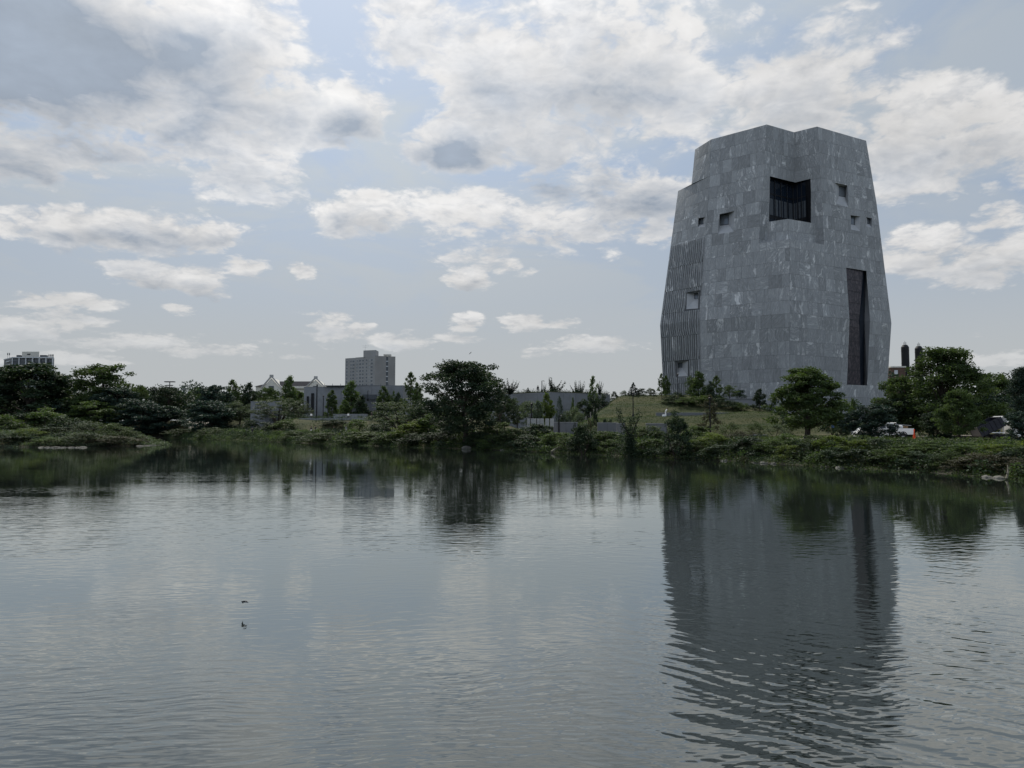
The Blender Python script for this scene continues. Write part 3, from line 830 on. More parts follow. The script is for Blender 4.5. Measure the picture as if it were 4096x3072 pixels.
pm.add(T([zz(inn[0], ZL), zz(inn[1], ZL), zz(inn[1], zp), zz(inn[0], zp), zz(inn[2], ZL), zz(inn[2], zp)]), [[1, 0, 3, 2], [4, 1, 2, 5]])
pm.build('balcony_parapet', 'reveal_stone', tower)
# roof and shelf
rf = MB()
bc, bl_, br_ = chv('BC', ZR), chv('BL', ZR), chv('BR', ZR)
outl = [pA, pB, pC, pD, pE, pF, br_, bc, bl_]; cen = Vector((62, 190, ZR))
rf.add(T([cen] + outl), [[0, i + 1, (i + 1) % len(outl) + 1] for i in range(len(outl))])
rf.build('roof', 'mortar', tower)
rs_ = MB(); rs_.add(T([Ls, Ms, Lu, chv('BL', ZS)]), [[0, 1, 2], [0, 2, 3]]); rs_.build('roof_shelf', 'mortar', tower)
core.build('wall', 'mortar', tower)
# windows
def deeper(surf, px, py, d):
    u, z = surf.inv(px, py); P = surf.p(u, z, .05); return P + ray(px, py).normalized() * d
for surf, outer, inner, dep in WIN:
    O = [surf.p(*surf.inv(*p), .05) for p in outer]; I = [deeper(surf, *p, dep) for p in inner]
    mb = MB(); mb.add(T(O + I), [[i, (i + 1) % 4, 4 + (i + 1) % 4, 4 + i] for i in range(4)])
    w = mb.build('window', 'reveal_stone', tower)
    ctr_ = sum(I, Vector()) / 4
    I2 = [v + ray(*inner[0]).normalized() * .12 for v in I]
    mb = MB(); mb.add(T(I2), [[0, 1, 2, 3]]); mb.build('pane', 'pane_glass', w)
    I3 = [v.lerp(ctr_, .1) for v in I]
    mb = MB(); mb.add(T(I + I3), [[i, (i + 1) % 4, 4 + (i + 1) % 4, 4 + i] for i in range(4)]); mb.build('frame', 'black_metal', w)
# the tall slot of patterned glass
O = [(3383.7,1071),(3397,1273),(3387,1539.5)]; S_ = [(3452,1083),(3435.7,1283),(3441,1441)]; V_ = [(3464,1085),(3457,1283),(3457,1542)]; E_ = [(3465.4,1084),(3478.9,1283),(3468.8,1541)]
def row(pts, d): return [deeper(FR, *p, d) for p in pts]
eo = [FR.p(*s_tl, .05), FR.p(*s_kl, .05), FR.p(*s_bl, .05)]; ee = [FR.p(*s_tr, .05), FR.p(*s_kr, .05), FR.p(*s_br, .05)]
o1 = [v + ray(*p).normalized() * .35 for v, p in zip(eo, O)]; s1 = row(S_, .9); v1 = row(V_, 2.6)
s3 = row([(3457, 1542)], 1.0)[0]; s2b = row([(3441, 1541)], .9)[0]
slot = MB(); slot.add(T(eo + o1), [[0, 1, 4, 3], [1, 2, 5, 4]]); slot.add(T([eo[0], ee[0], v1[0], s1[0], o1[0]]), [[0, 4, 3, 2, 1]])
sl = slot.build('slot_window', 'black_metal', tower); sl['label'] = 'tall narrow recessed window of brown patterned glass'
# brown screen: panes in rows
rows_ = 9
def lerp3(L3, t):
    h = t * 2; return L3[0].lerp(L3[1], h) if h <= 1 else L3[1].lerp(L3[2], h - 1)
sleft = o1; sright = [s1[0], s1[1], s2b]
for i in range(rows_):
    a, b = i / rows_ + .0015, (i + 1) / rows_ - .0015
    for j in range(2):
        def pt(u, t): return lerp3(sleft, t).lerp(lerp3(sright, t), u)
        u0_, u1_ = (0.0, .492) if j == 0 else (.508, 1.0)
        q = [pt(u0_, b), pt(u1_, b), pt(u1_, a), pt(u0_, a)]
        bkv = ray(3420, 1300).normalized() * .12
        mb = MB(); mb.add(T(q + [v + bkv for v in q]), [[0, 1, 2, 3], [4, 5, 1, 0], [5, 6, 2, 1], [6, 7, 3, 2], [7, 4, 0, 3]]); mb.build('patterned_pane', 'art_glass', sl)
dk = MB(); dk.add(T([sright[0], sright[1], sright[2], v1[0], v1[1], v1[2]]), [[0, 1, 4, 3], [1, 2, 5, 4]]); dk.build('dark_pane', 'dark_glass', sl)
bkp = MB(); bkp.add(T([v + ray(3420, 1300).normalized() * .14 for v in (sleft + sright)]), [[0, 1, 4, 3], [1, 2, 5, 4]]); bkp.build('backing', 'black_metal', sl)
# low part of the recess: brown panes reach across to the reveal
q = [s1[2], s2b, s3, row([(3457, 1441)], 1.0)[0]]
# stone reveal on the right of the slot, down to the ground
g_e = FR.p(s_br[0] - .006, ZB, .05); g_v = FR.p(cr_b, ZB, .05) ; g_vm = FR.p(cr_a, zb_, .05)
rvl = MB(); rvl.add(T([v1[0], v1[1], v1[2], ee[0], ee[1], ee[2]]), [[0, 1, 4, 3], [1, 2, 5, 4]])
rvl.add(T([g_vm, v1[2], ee[2], g_e, g_v + Vector((.6, 1.2, 0)), g_v]), [[1, 4, 3, 2], [0, 5, 4, 1]])
rvl.add(T([eo[2], o1[2], sright[2], v1[2], g_vm]), [[0, 1, 2, 3, 4]])
rvl.build('slot_reveal', 'concrete', tower)
# fluted panels: six storeys of upright fins, staggered course to course
NF = 18
for k in range(len(FZ) - 1):
    za, zb = FZ[k] + .03, FZ[k + 1] - .03; mb = MB()
    for i in range(NF):
        def col_(j, z):   # fin boundary j at height z: upright, leaning over in the lowest quarter
            t = (z - FZ[k]) / (FZ[k + 1] - FZ[k]); lean = .45 * float(sm((.3 - t) / .3)) * (1 if k % 2 else -1) + .12 * math.sin(j * 2.1 + k)
            return .02 + .95 * (min(max((j + lean), 0), NF)) / NF
        zs = [za, za + (zb - za) * .12, za + (zb - za) * .3] + ([ZK] if za < ZK < zb and not (za + (zb - za) * .3 > ZK - .4) else []) + [zb]
        zs = sorted(zs)
        segs = [(za, zb)]
        for h in holesL:
            hu0, hu1 = min(p[0] for p in h) - .01, max(p[0] for p in h) + .01; h0, h1 = min(p[1] for p in h) - .1, max(p[1] for p in h) + .1
            if col_(i + .5, (za + zb) / 2) > hu0 - .02 and col_(i + .5, (za + zb) / 2) < hu1 + .02:
                ns = []
                for (a, b) in segs:
                    if h1 <= a or h0 >= b: ns.append((a, b)); continue
                    if h0 > a + .3: ns.append((a, h0))
                    if h1 < b - .3: ns.append((h1, b))
                segs = ns
        for (a, b) in segs:
            zz_ = sorted(set([a] + [z for z in zs if a < z < b] + [b])); rows2 = []
            for z in zz_:
                A, B = col_(i, z), col_(i + 1, z)
                rows2.append([FL.p(A, z, .0), FL.p(A + (B - A) * .58, z, .46), FL.p(A + (B - A) * .84, z, .41), FL.p(B, z, .0)])
            b0 = len(mb.v); mb.v += [tuple(v) for r in rows2 for v in T(r)]
            for r in range(len(rows2) - 1):
                for c in range(3): mb.f.append([b0 + r * 4 + c, b0 + r * 4 + c + 1, b0 + (r + 1) * 4 + c + 1, b0 + (r + 1) * 4 + c])
            mb.f.append([b0 + 3, b0 + 2, b0 + 1, b0]); e = b0 + (len(rows2) - 1) * 4; mb.f.append([e, e + 1, e + 2, e + 3])
    o = mb.build('fluted_panel', 'granite_cladding', tower)
    uvl = o.data.uv_layers.new(name='grain'); n = len(o.data.loops)
    vi = np.zeros(n, np.int32); o.data.loops.foreach_get('vertex_index', vi); co = np.array([v.co[:] for v in o.data.vertices])[vi]
    uv = np.stack([co[:, 0] * 1.2 + k * 7, co[:, 2]], 1); uvl.data.foreach_set('uv', uv.reshape(-1).astype(np.float32))
    t_ = o.data.attributes.new('tone', 'FLOAT', 'FACE'); t_.data.foreach_set('value', np.array([.42 + .16 * random.Random(i // 10 + 31 * k).random() for i in range(len(o.data.polygons))], np.float32))
# panels: the 300 that show largest one by one, the rest joined
PAN.sort(key=lambda p: -p[0])
def panel_mesh(name, items):
    vs, fs, tn, uv = [], [], [], []
    for (_, v, f, t, u) in items:
        b = len(vs); vs += T(v); fs += [[b + i for i in q] for q in f]; tn += [t] * len(f)
        for q in u: uv += q
    me = bpy.data.meshes.new(name); me.from_pydata([tuple(v) for v in vs], [], fs)
    a = me.attributes.new('tone', 'FLOAT', 'FACE'); a.data.foreach_set('value', np.array(tn, np.float32))
    l = me.uv_layers.new(name='grain'); l.data.foreach_set('uv', np.array(uv, np.float32).reshape(-1))
    me.materials.append(M('granite_cladding')); me.update()
    return link(bpy.data.objects.new(name, me), tower)
for it in PAN[:300]: panel_mesh('stone_panel', [it])
rest = panel_mesh('stone_cladding', PAN[300:]); rest['kind'] = 'stuff'
print('panels', len(PAN), 'ZL', ZL, 'zp', zp, 'zt', zt)
# ------------------------------------------------------------------ trees and shrubs
def leaf_quads(rng, pts, size, up=.35, tones=None, asp=.62):
    """rhombic leaf clumps at pts (n,3)"""
    n = len(pts)
    d = rng.normal(size=(n, 3)); d[:, 2] *= .6; d /= np.linalg.norm(d, axis=1, keepdims=True)
    nn = rng.normal(size=(n, 3)); nn[:, 2] += up * 2
    s_ = np.cross(d, nn); s_ /= np.linalg.norm(s_, axis=1, keepdims=True) + 1e-9
    L = (size * rng.uniform(.6, 1.35, n))[:, None]
    V = np.stack([pts - d * L * .5, pts + s_ * L * asp * .5, pts + d * L * .55, pts - s_ * L * asp * .5], 1)
    return V
def clump_leaves(rng, C, R, n_per, size, flat=.7, up=.35, shell=.45):
    P, T_ = [], []
    ct = rng.uniform(0, 1, len(C))
    for c, r, t in zip(C, R, ct):
        n = max(3, int(n_per * (r / np.mean(R)) ** 2))
        d = rng.normal(size=(n, 3)); d /= np.linalg.norm(d, axis=1, keepdims=True)
        rad = r * (shell + (1 - shell) * rng.uniform(0, 1, n) ** .6) * rng.uniform(.75, 1.15, n)
        p = d * rad[:, None]; p[:, 2] *= flat
        P.append(c + p); T_.append(np.clip(t + rng.normal(0, .15, n), 0, 1))
    P = np.concatenate(P); T_ = np.concatenate(T_)
    return leaf_quads(rng, P, size, up), T_
CACHE = {}
def proto(kind, var):
    """unit plant: height 1, crown half width about .5; returns (crown mesh, trunk mesh or None)"""
    key = (kind, var)
    if key in CACHE: return CACHE[key]
    rng = np.random.default_rng(abs(hash(kind + str(var) + 'x')) % 1000 if False else sum(map(ord, kind)) * 7 + var * 13)
    tk = MB(); wood = []; mat = 'leaf_mid'; bark = 'bark'
    C, R = [], []; flat = .7; shell = .45; up = .35
    def ring(z, rad, k, cr, jit=.5):
        for i in range(k):
            a = rng.uniform(0, 2 * np.pi); q = rad * np.sqrt(rng.uniform(jit, 1))
            C.append((q * np.cos(a), q * np.sin(a), z)); R.append(cr * rng.uniform(.7, 1.3))
    n_per, size = 60, .03
    lean = rng.uniform(-.04, .04, 2)
    if kind in ('broad', 'broad_dense', 'broad_open', 'hero', 'maple', 'bigright'):
        N = {'broad': 80, 'broad_dense': 130, 'broad_open': 60, 'hero': 200, 'maple': 165, 'bigright': 250}[kind]
        z0 = {'broad': .2, 'broad_dense': .06, 'broad_open': .3, 'hero': .16, 'maple': .17, 'bigright': .04}[kind]
        lob = rng.uniform(0, 6.28, 3)
        for i in range(N):
            t = rng.uniform(0, 1) ** .85
            prof = math.sqrt(max(0, 1 - ((t - .42) / .60) ** 2)) if t > .42 else (.62 + .38 * (t / .42)) 
            if kind in ('maple', 'bigright'): prof = (1 - max(0, t - .25) * 1.12) ** .75 if t < 1 else 0; prof = max(prof, .08) * (.8 + .2 * min(1, t / .25))
            if kind == 'hero': prof = max(0, 1 - abs((t - .52) / .56) ** 2.6) ** .5
            a = rng.uniform(0, 2 * np.pi); q = .43 * prof * (rng.uniform(.02, 1) ** .5) * (1 + .13 * np.sin(2 * a + lob[0]) + .1 * np.sin(3 * a + lob[1] + 5 * t))
            C.append((q * np.cos(a), q * np.sin(a), z0 + (.955 - z0) * t)); R.append(rng.uniform(.055, .105) * (1.2 if kind in ('broad', 'broad_open', 'broad_dense') else 1.0))
        n_per = {'broad': 105, 'broad_dense': 105, 'broad_open': 75, 'hero': 125, 'maple': 125, 'bigright': 115}[kind]
        size = {'hero': .023, 'maple': .028, 'bigright': .022}.get(kind, .034)
        flat = .55; shell = .3
        if kind == 'maple': mat = 'leaf_mid'
        if kind == 'hero' or kind == 'broad_dense': mat = 'leaf_dark'
        th = .024; fork = {'maple': .2, 'hero': .30, 'bigright': .2}.get(kind, .25)
        base = [(0, 0, -.03), (.004, 0, fork * .5), (lean[0] * .5, lean[1] * .5, fork), (lean[0], lean[1], .62), (lean[0] * 1.4, lean[1] * 1.4, .86)]
        tk.tube(base, [th * 1.25, th, th * .85, th * .4, th * .1], 7)
        sel = rng.choice(len(C), min(len(C), 26 if N > 100 else 14), replace=False)
        for i in sel:
            c = Vector(C[i]); s0 = Vector((lean[0] * c.z, lean[1] * c.z, max(fork * .9, c.z * .55)))
            m_ = s0.lerp(c, .5) + Vector((0, 0, -.03)); tk.tube([s0, m_, c], [th * .42, th * .25, th * .06], 5, False)
    elif kind in ('young', 'loose', 'slim'):
        K = {'young': 15, 'loose': 17, 'slim': 13}[kind]; wd = 1
        for i in range(K):
            t = i / (K - 1); z = .16 + .80 * t
            rad = .42 * (1 - t) ** .6 * (.8 + .2 * np.sin(t * 9 + var)) + .03
            ring(z, rad, (6 if kind != 'loose' else 4) if t < .7 else 3, .085 if kind != 'loose' else .065, .1)
        n_per = 62 if kind != 'loose' else 34; size = .044; flat = .8; shell = .1
        tk.tube([(0, 0, -.03), (0, 0, .4), (.01, .01, .93)], [.018, .013, .003], 6)
        for c in C[::3]: tk.tube([(0, 0, c[2] * .82), c], [.007, .002], 4, False)
        mat = 'leaf_mid' if kind != 'loose' else 'leaf_grey'
    elif kind == 'cone':
        K = 20
        for i in range(K):
            t = i / (K - 1); z = .08 + .86 * t; rad = .44 * (1 - t) ** .85 + .015
            for j in range(max(3, int(13 * (1 - t)))):
                a = rng.uniform(0, 6.28); 
                for q in (.45, .8, 1.0):
                    C.append((rad * q * np.cos(a), rad * q * np.sin(a), z - q * .035)); R.append(.045 * (1.25 - q * .5))
        n_per = 22; size = .040; flat = .45; shell = .1; mat = 'needle'; up = .1
        tk.tube([(0, 0, -.03), (0, 0, .95)], [.02, .004], 6)
    elif kind == 'spiky':
        K = 7
        for i in range(K):
            a = i * 2.4 + var; h = rng.uniform(.55, 1.0) if i else 1.0; o = rng.uniform(.1, .42) if i else .08
            p0 = np.array([0, 0, .05]); p1 = np.array([o * np.cos(a) * .7, o * np.sin(a) * .7, h * .45]); p2 = np.array([o * np.cos(a) * (1.1 + .3 * np.sin(i)), o * np.sin(a), h * .97])
            for t in np.linspace(0, 1, 16):
                q = (1 - t) ** 2 * p0 + 2 * t * (1 - t) * p1 + t * t * p2
                C.append(tuple(q + rng.normal(0, .012, 3))); R.append(.075 * (1 - t) ** .8 + .014)
            tk.tube([p0, p1 * .6 + p2 * .2, p2], [.014, .008, .002], 4, False)
        n_per = 26; size = .038; flat = 1.2; shell = .1; mat = 'needle'; up = 0
    elif kind == 'column':
        for i in range(22):
            t = i / 21; ring(.06 + .88 * t, .34 * math.sin(math.pi * (.12 + .80 * t)) ** .8, 3, .11, .3)
        n_per = 45; size = .036; flat = 1.1; shell = .4; mat = 'leaf_dark'
        tk.tube([(0, 0, -.03), (0, 0, .8)], [.03, .006], 5)
    elif kind == 'multistem':
        for i in range(120):
            a = rng.uniform(0, 6.28); t = rng.uniform(0, 1); q = .46 * math.sqrt(rng.uniform(.05, 1)) * (1 - .5 * max(0, t - .5)); z = .24 + .70 * t * (1 - .45 * (q / .46) ** 2)
            C.append((q * np.cos(a), q * np.sin(a), z)); R.append(rng.uniform(.05, .09))
        n_per = 85; size = .022; flat = .5; shell = .1; mat = 'leaf_grey'
        for i in range(7):
            a = i * .9 + var; e = (.36 * np.cos(a), .36 * np.sin(a), .62)
            tk.tube([(.02 * np.cos(a), .02 * np.sin(a), -.03), (.10 * np.cos(a), .10 * np.sin(a), .3), e], [.02, .014, .004], 5, False)
    elif kind == 'vine':      # forked vine-hung trunk: a Y with ragged arms
        for arm, ex in ((0, -.40), (1, .34), (2, .05)):
            for t in np.linspace(0, 1, 16):
                x = ex * max(0, t - .35) * 1.25; z = .10 + .86 * t * (1, .97, .82)[arm]
                C.append((x + rng.normal(0, .03), rng.normal(0, .05), z)); R.append(.14 * (1 - t) + .055 + (.03 if t > .75 else 0))
        for k in range(16): C.append((rng.uniform(-.40, .40), rng.uniform(-.3, .3), rng.uniform(.02, .30))); R.append(.12)
        n_per = 75; size = .034; flat = 1.1; shell = .4; mat = 'leaf_dark'
        tk.tube([(0, 0, -.03), (0, 0, .45), (-.3, 0, .85)], [.03, .022, .006], 6, False); tk.tube([(0, 0, .4), (.26, 0, .85)], [.02, .005], 6, False)
    elif kind in ('bush', 'bush_low', 'bush_tall'):
        N = {'bush': 44, 'bush_low': 44, 'bush_tall': 56}[kind]
        lob = rng.uniform(0, 6.28, 4)
        for i in range(N):
            a = rng.uniform(0, 6.28); t = rng.uniform(0, 1) ** .8
            q = .42 * math.sqrt(max(.02, 1 - (t * .97) ** 2)) * (rng.uniform(.2, 1) ** .4) * (1 + .18 * np.sin(2 * a + lob[0]) + .12 * np.sin(3 * a + lob[1]))
            C.append((q * np.cos(a), q * np.sin(a), .06 + .82 * t * (1 + .1 * np.sin(a * 2 + lob[2])))); R.append(rng.uniform(.09, .16) if kind != 'bush_tall' else rng.uniform(.07, .13))
        n_per = 78; size = .044 if kind != 'bush_low' else .036; flat = .75; shell = .35
        for i in range(5):
            a = i * 1.3; tk.tube([(0, 0, -.05), (.25 * np.cos(a), .25 * np.sin(a), .45), (.33 * np.cos(a), .33 * np.sin(a), .72)], [.012, .008, .003], 4, False)
    C = np.array(C, float); R = np.array(R, float)
    V, tn = clump_leaves(rng, C, R, n_per, size, flat, up, shell)
    hgt_ = V[:, :, 2].max(); wdt = np.percentile(np.abs(V[:, :, 0]), 98.0)
    V[:, :, 2] /= hgt_; V[:, :, :2] *= .5 / wdt
    crown = quads('crown', V, mat, tn, do_link=False)
    tme = bpy.data.meshes.new('trunk'); tme.from_pydata([(v[0] * .5 / wdt, v[1] * .5 / wdt, v[2] / hgt_) for v in tk.v], [], tk.f); tme.materials.append(M(bark))
    tme.polygons.foreach_set('use_smooth', [True] * len(tme.polygons)); tme.update()
    CACHE[key] = (crown, tme, mat)
    return CACHE[key]
MESHCOPY = {}
def plant(name, kind, var, px, topy, w_px, D, label, cat, group=None, mat=None, zbase=None, rz=None, x=None, seed=None, depth=1.0, hmul=1):
    crown, tme, m0 = proto(kind, var)
    z = hz1(xat(px, D), D) if zbase is None else zbase
    X = xat(px, D, z) if x is None else x
    H = aty(px, topy, D).z - z
    H = max(H, .4); Wd = w_px / F * D
    r = empty(name, (X, D, z - .03), rz if rz is not None else random.Random(int(px * 7 + topy)).uniform(0, 6.28) * (0 if kind == 'vine' else 1), (Wd, Wd * depth, H))
    tag(r, label, cat, group)
    if mat and mat != m0:
        k = (kind, var, mat)
        if k not in MESHCOPY: c = crown.copy(); c.materials.clear(); c.materials.append(M(mat)); MESHCOPY[k] = c
        crown = MESHCOPY[k]
    fol = 'foliage' if 'bush' in kind or kind == 'vine' else 'crown'
    link(bpy.data.objects.new(fol, crown), r)
    link(bpy.data.objects.new('stem' if 'bush' in kind else 'trunk', tme), r)
    return r
GL = 'trees beyond the lagoon on the left'; GW = 'young trees in front of the concrete walls'; GH = 'trees round the foot of the tower'
GR = 'trees on the right bank'; GF = 'plants on the roof garden'
T_ = [
 # name kind var px topy w D label group mat
 ('cottonwood_tree','broad_dense',1,108,1446,320,232,'huge dark round-topped tree covering the lower storeys of the leftmost apartment block',GL,'leaf_dark'),
 ('leafy_tree','broad',2,5,1492,120,236,'dark tree cut off by the left edge beside the leftmost apartment block',GL,'leaf_dark'),
 ('leafy_tree','broad',0,232,1512,62,238,'small tree leaning out from the right flank of the huge dark tree at far left',GL,'leaf_dark'),
 ('open_crowned_tree','broad',0,418,1450,215,242,'tall open-crowned tree with sky showing through, alone between the left apartment block and the school',GL,'leaf_mid'),
 ('leafy_tree','broad_dense',0,470,1545,180,236,'low dark tree under the right side of the tall open-crowned tree',GL,'leaf_blue'),
 ('leafy_tree','broad_open',1,556,1537,70,240,'thin ragged tree just right of the tall open-crowned tree',GL,'leaf_mid'),
 ('leafy_tree','broad_dense',2,300,1585,150,236,'low wide tree filling the gap left of the tall open-crowned tree',GL,'leaf_mid'),
 ('leafy_tree','broad',1,380,1600,200,228,'mid-green tree below the tall open-crowned tree, behind the island',GL,'leaf_mid'),
 ('leafy_tree','broad_dense',1,560,1600,190,226,'blue-green tree mass right behind the right tip of the island',GL,'leaf_blue'),
 ('leafy_tree','young',2,612,1558,34,262,'small pointed tree left of the tall mast',GL,'leaf_dark'),
 ('leafy_tree','broad',2,675,1543,110,246,'bushy tree around the foot of the tall mast with a platform',GL,'leaf_dark'),
 ('leafy_tree','broad_dense',0,655,1620,170,226,'dark spreading tree left of the pale winding path',GL,'leaf_blue'),
 ('leafy_tree','young',0,755,1560,46,256,'slim light-green tree beside the floodlight mast',GL,'leaf_mid'),
 ('leafy_tree','young',1,790,1548,40,258,'pointed tree between the floodlight mast and the dark round tree',GL,'leaf_mid'),
 ('round_tree','broad_dense',2,858,1536,165,222,'very dark round tree standing over the pale winding path',GL,'leaf_blue'),
 ('round_tree','broad_dense',1,838,1600,185,214,'dark lower tree in front of the very dark round tree',GL,'leaf_blue'),
 ('conical_tree','young',1,928,1514,88,240,'tall pointed tree right of the very dark round tree',GL,'leaf_mid'),
 ('conical_tree','young',2,993,1526,76,244,'pointed tree halfway between the dark round tree and the school gable',GL,'leaf_dark'),
 ('leafy_tree','broad_open',2,958,1600,120,216,'soft grey-green tree left of the low concrete wall',GL,'leaf_grey'),
 ('leafy_tree','broad',0,1068,1545,80,246,'small tree in front of the school roof left of its gable',GL,'leaf_mid'),
 ('leafy_tree','broad_open',0,1035,1570,80,250,'small leafy tree under the left end of the school roof',GL,'leaf_dark'),
 ('columnar_tree','young',0,1157,1497,80,236,'tall slender tree in front of the dark slate school roof',GL,'leaf_mid'),
 ('leafy_tree','broad',1,1190,1560,100,240,'light-green tree right of the tall slender tree by the school',GL,'leaf_mid'),
 ('multistem_tree','multistem',0,1112,1588,215,205,'wide grey-green multi-stemmed tree in front of the low concrete wall',GL,'leaf_grey'),
 ('multistem_tree','multistem',1,1196,1602,110,207,'smaller grey-green multi-stemmed tree left of the lamp post with the banner',GL,'leaf_grey'),
 ('young_tree','young',1,1327,1556,66,214,'young tree just right of the tall slots in the concrete wall',GW,'leaf_mid'),
 ('young_tree','young',0,1405,1518,96,219,'tallest young tree in front of the long concrete wall, before the brick apartment tower',GW,'leaf_mid'),
 ('young_tree','young',2,1378,1598,60,212,'short young tree at the foot of the tallest one by the concrete wall',GW,'leaf_mid'),
 ('young_tree','young',1,1446,1580,72,213,'bushy young tree left of the thin black lamp post',GW,'leaf_dark'),
 ('young_tree','young',2,1533,1541,70,216,'young tree with a narrow top under the right edge of the apartment tower',GW,'leaf_mid'),
 ('young_tree','loose',1,1574,1560,36,214,'thin sparse young tree at the right end of the long concrete wall',GW,'leaf_mid'),
 ('young_tree','young',0,1592,1566,46,212,'small young tree beside the thin sparse one',GW,'leaf_dark'),
 ('ginkgo_tree','loose',0,1642,1484,90,206,'tall spiky young tree standing against the sky left of the great elm',GW,'leaf_mid'),
 ('young_tree','young',1,1668,1528,70,203,'leafy young tree hugging the right side of the tall spiky one',GW,'leaf_mid'),
 ('multistem_tree','multistem',2,1600,1590,260,150,'broad low grey-green thicket tree left of the great elm',GW,'leaf_grey'),
 ('multistem_tree','multistem',0,1712,1580,150,146,'dark low tree tucked under the left side of the great elm',GW,'leaf_dark'),
 ('elm_tree','hero',0,1862,1440,325,108,'great dark elm with a wide rounded crown over the bank, biggest tree at the centre','tall trees on the bank','leaf_dark'),
 ('leafy_tree','broad',1,1690,1618,110,130,'small dark tree below the left edge of the great elm',GW,'leaf_dark'),
 ('leafy_tree','broad_open',1,2005,1580,120,128,'low grey-green tree right of the great elm trunk',GW,'leaf_dark'),
 ('juniper_tree','spiky',0,2040,1512,62,176,'twisted upright juniper showing above the wall beside the great elm',GF,'needle'),
 ('young_tree','broad_open',2,2068,1588,86,152,'grey-green young tree before the left half of the garden wall',GW,'leaf_grey'),
 ('small_conifer','cone',1,2112,1549,22,180,'tiny dark conifer on the roof left of the standing person',GF,'needle'),
 ('juniper_tree','spiky',1,2178,1530,12,178,'single thin juniper spike beside the rooftop lamp',GF,'needle'),
 ('juniper_tree','spiky',2,2215,1508,58,180,'tall twisted juniper cluster on the roof above the wall corner',GF,'needle'),
 ('juniper_tree','spiky',3,2304,1520,30,182,'pair of dark juniper spikes on the roof left',GF,'needle'),
 ('juniper_tree','spiky',0,2322,1521,26,184,'narrow juniper right next to the pair of dark spikes',GF,'needle'),
 ('young_tree','loose',0,2374,1500,66,168,'slender leafy tree rising above the right end of the garden wall',GF,'leaf_mid'),
 ('juniper_tree','spiky',1,2398,1522,24,178,'dark juniper spike at the right side of the slender leafy tree',GF,'needle'),
 ('young_tree','young',2,2188,1566,72,146,'yellowish young tree before the corner of the garden wall',GW,'leaf_yellow'),
 ('young_tree','broad_open',0,2122,1600,96,143,'thin-leaved young tree left of the yellowish one by the garden wall',GW,'leaf_grey'),
 ('young_tree','young',0,2152,1596,60,141,'grey-green young tree between its taller neighbours at the garden wall',GW,'leaf_grey'),
 ('columnar_tree','column',0,2238,1580,29,150,'narrow very dark columnar tree against the garden wall',GW,'leaf_dark'),
 ('leafy_tree','broad',2,2018,1572,80,150,'dark tree at the left end of the garden wall',GW,'leaf_dark'),
 ('small_tree','young',1,2292,1586,24,156,'slender small tree halfway down the garden wall slope',GW,'leaf_mid'),
 ('small_tree','young',0,2381,1632,25,122,'little pointed tree alone on the lower lawn',GH,'leaf_dark'),
 ('fir_tree','cone',0,2534,1528,48,166,'lone dark fir on the crest of the grassy hill','trees on the grassy hill','needle'),
 ('young_tree','loose',1,2646,1491,46,163,'wispy young tree at the left foot of the tower, against the sky',GH,'leaf_mid'),
 ('young_tree','young',2,2664,1500,40,165,'leafy young tree overlapping the left edge of the tower',GH,'leaf_mid'),
 ('young_tree','young',0,2795,1480,80,158,'tallest young tree in front of the fluted stone of the tower',GH,'leaf_mid'),
 ('young_tree','broad_open',2,2766,1500,50,160,'small loose tree left of the tallest one by the fluted stone',GH,'leaf_mid'),
 ('young_tree','loose',0,2868,1500,66,155,'thin-crowned tree right of the tallest one before the tower',GH,'leaf_mid'),
 ('young_tree','young',1,2842,1522,50,152,'dark small tree between two taller ones before the tower',GH,'leaf_dark'),
 ('young_tree','broad_open',0,2918,1538,64,154,'low round tree before the tower, right of the thin-crowned one',GH,'leaf_mid'),
 ('bare_tree','loose',1,2843,1575,100,118,'nearly leafless tree on the lower lawn beside a lamp post',GH,'leaf_brown'),
 ('young_tree','young',2,3039,1552,62,147,'small open tree with a clear stem in front of the pale retaining wall',GH,'leaf_dark'),
 ('young_tree','young',1,3096,1574,30,149,'tiny tree left of the big maple, against the stone',GH,'leaf_mid'),
 ('maple_tree','maple',0,3234,1462,300,88,'full green maple with a dark trunk in front of the tower',GR,'leaf_mid'),
 ('small_tree','young',0,3366,1640,50,96,'small tree under the right edge of the big maple',GR,'leaf_dark'),
 ('small_tree','young',2,3416,1589,46,104,'slim pale-green tree in front of the base of the tall brown slot',GR,'leaf_mid'),
 ('dark_tree','broad_dense',2,3487,1612,195,82,'dark bushy tree at the right foot of the tower',GR,'leaf_blue'),
 ('tall_tree','bigright',0,3785,1382,330,95,'tallest broad green tree on the right, in front of the two dark silos',GR,'leaf_mid'),
 ('tall_tree','broad_dense',0,3598,1500,150,98,'green tree left of the tallest one, covering the brick building',GR,'leaf_mid'),
 ('tall_tree','broad_dense',2,3585,1585,190,97,'dark low tree right of the tower base, above the white truck',GR,'leaf_dark'),
 ('leaning_tree','maple',1,3838,1552,160,72,'yellower loose tree in front of the tallest right-hand tree',GR,'leaf_mid'),
 ('leafy_tree','broad_dense',1,3755,1640,130,80,'dark tree low to the right of the orange cone',GR,'leaf_dark'),
 ('leafy_tree','broad',0,3975,1486,150,120,'rounded tree beyond the raised dump truck',GR,'leaf_mid'),
 ('leafy_tree','broad_dense',1,3940,1570,170,116,'dark tree mass directly behind the raised dump truck',GR,'leaf_blue'),
 ('leafy_tree','broad_dense',0,4040,1518,110,130,'distant tree between the dump truck tree and the right edge',GR,'leaf_dark'),
 ('leafy_tree','bigright',1,4110,1462,170,100,'dark tree cut off by the right edge of the picture',GR,'leaf_blue'),
 ('leafy_tree','broad_dense',2,4088,1640,130,68,'low dark tree in front of the white truck cab at the right edge',GR,'leaf_blue'),
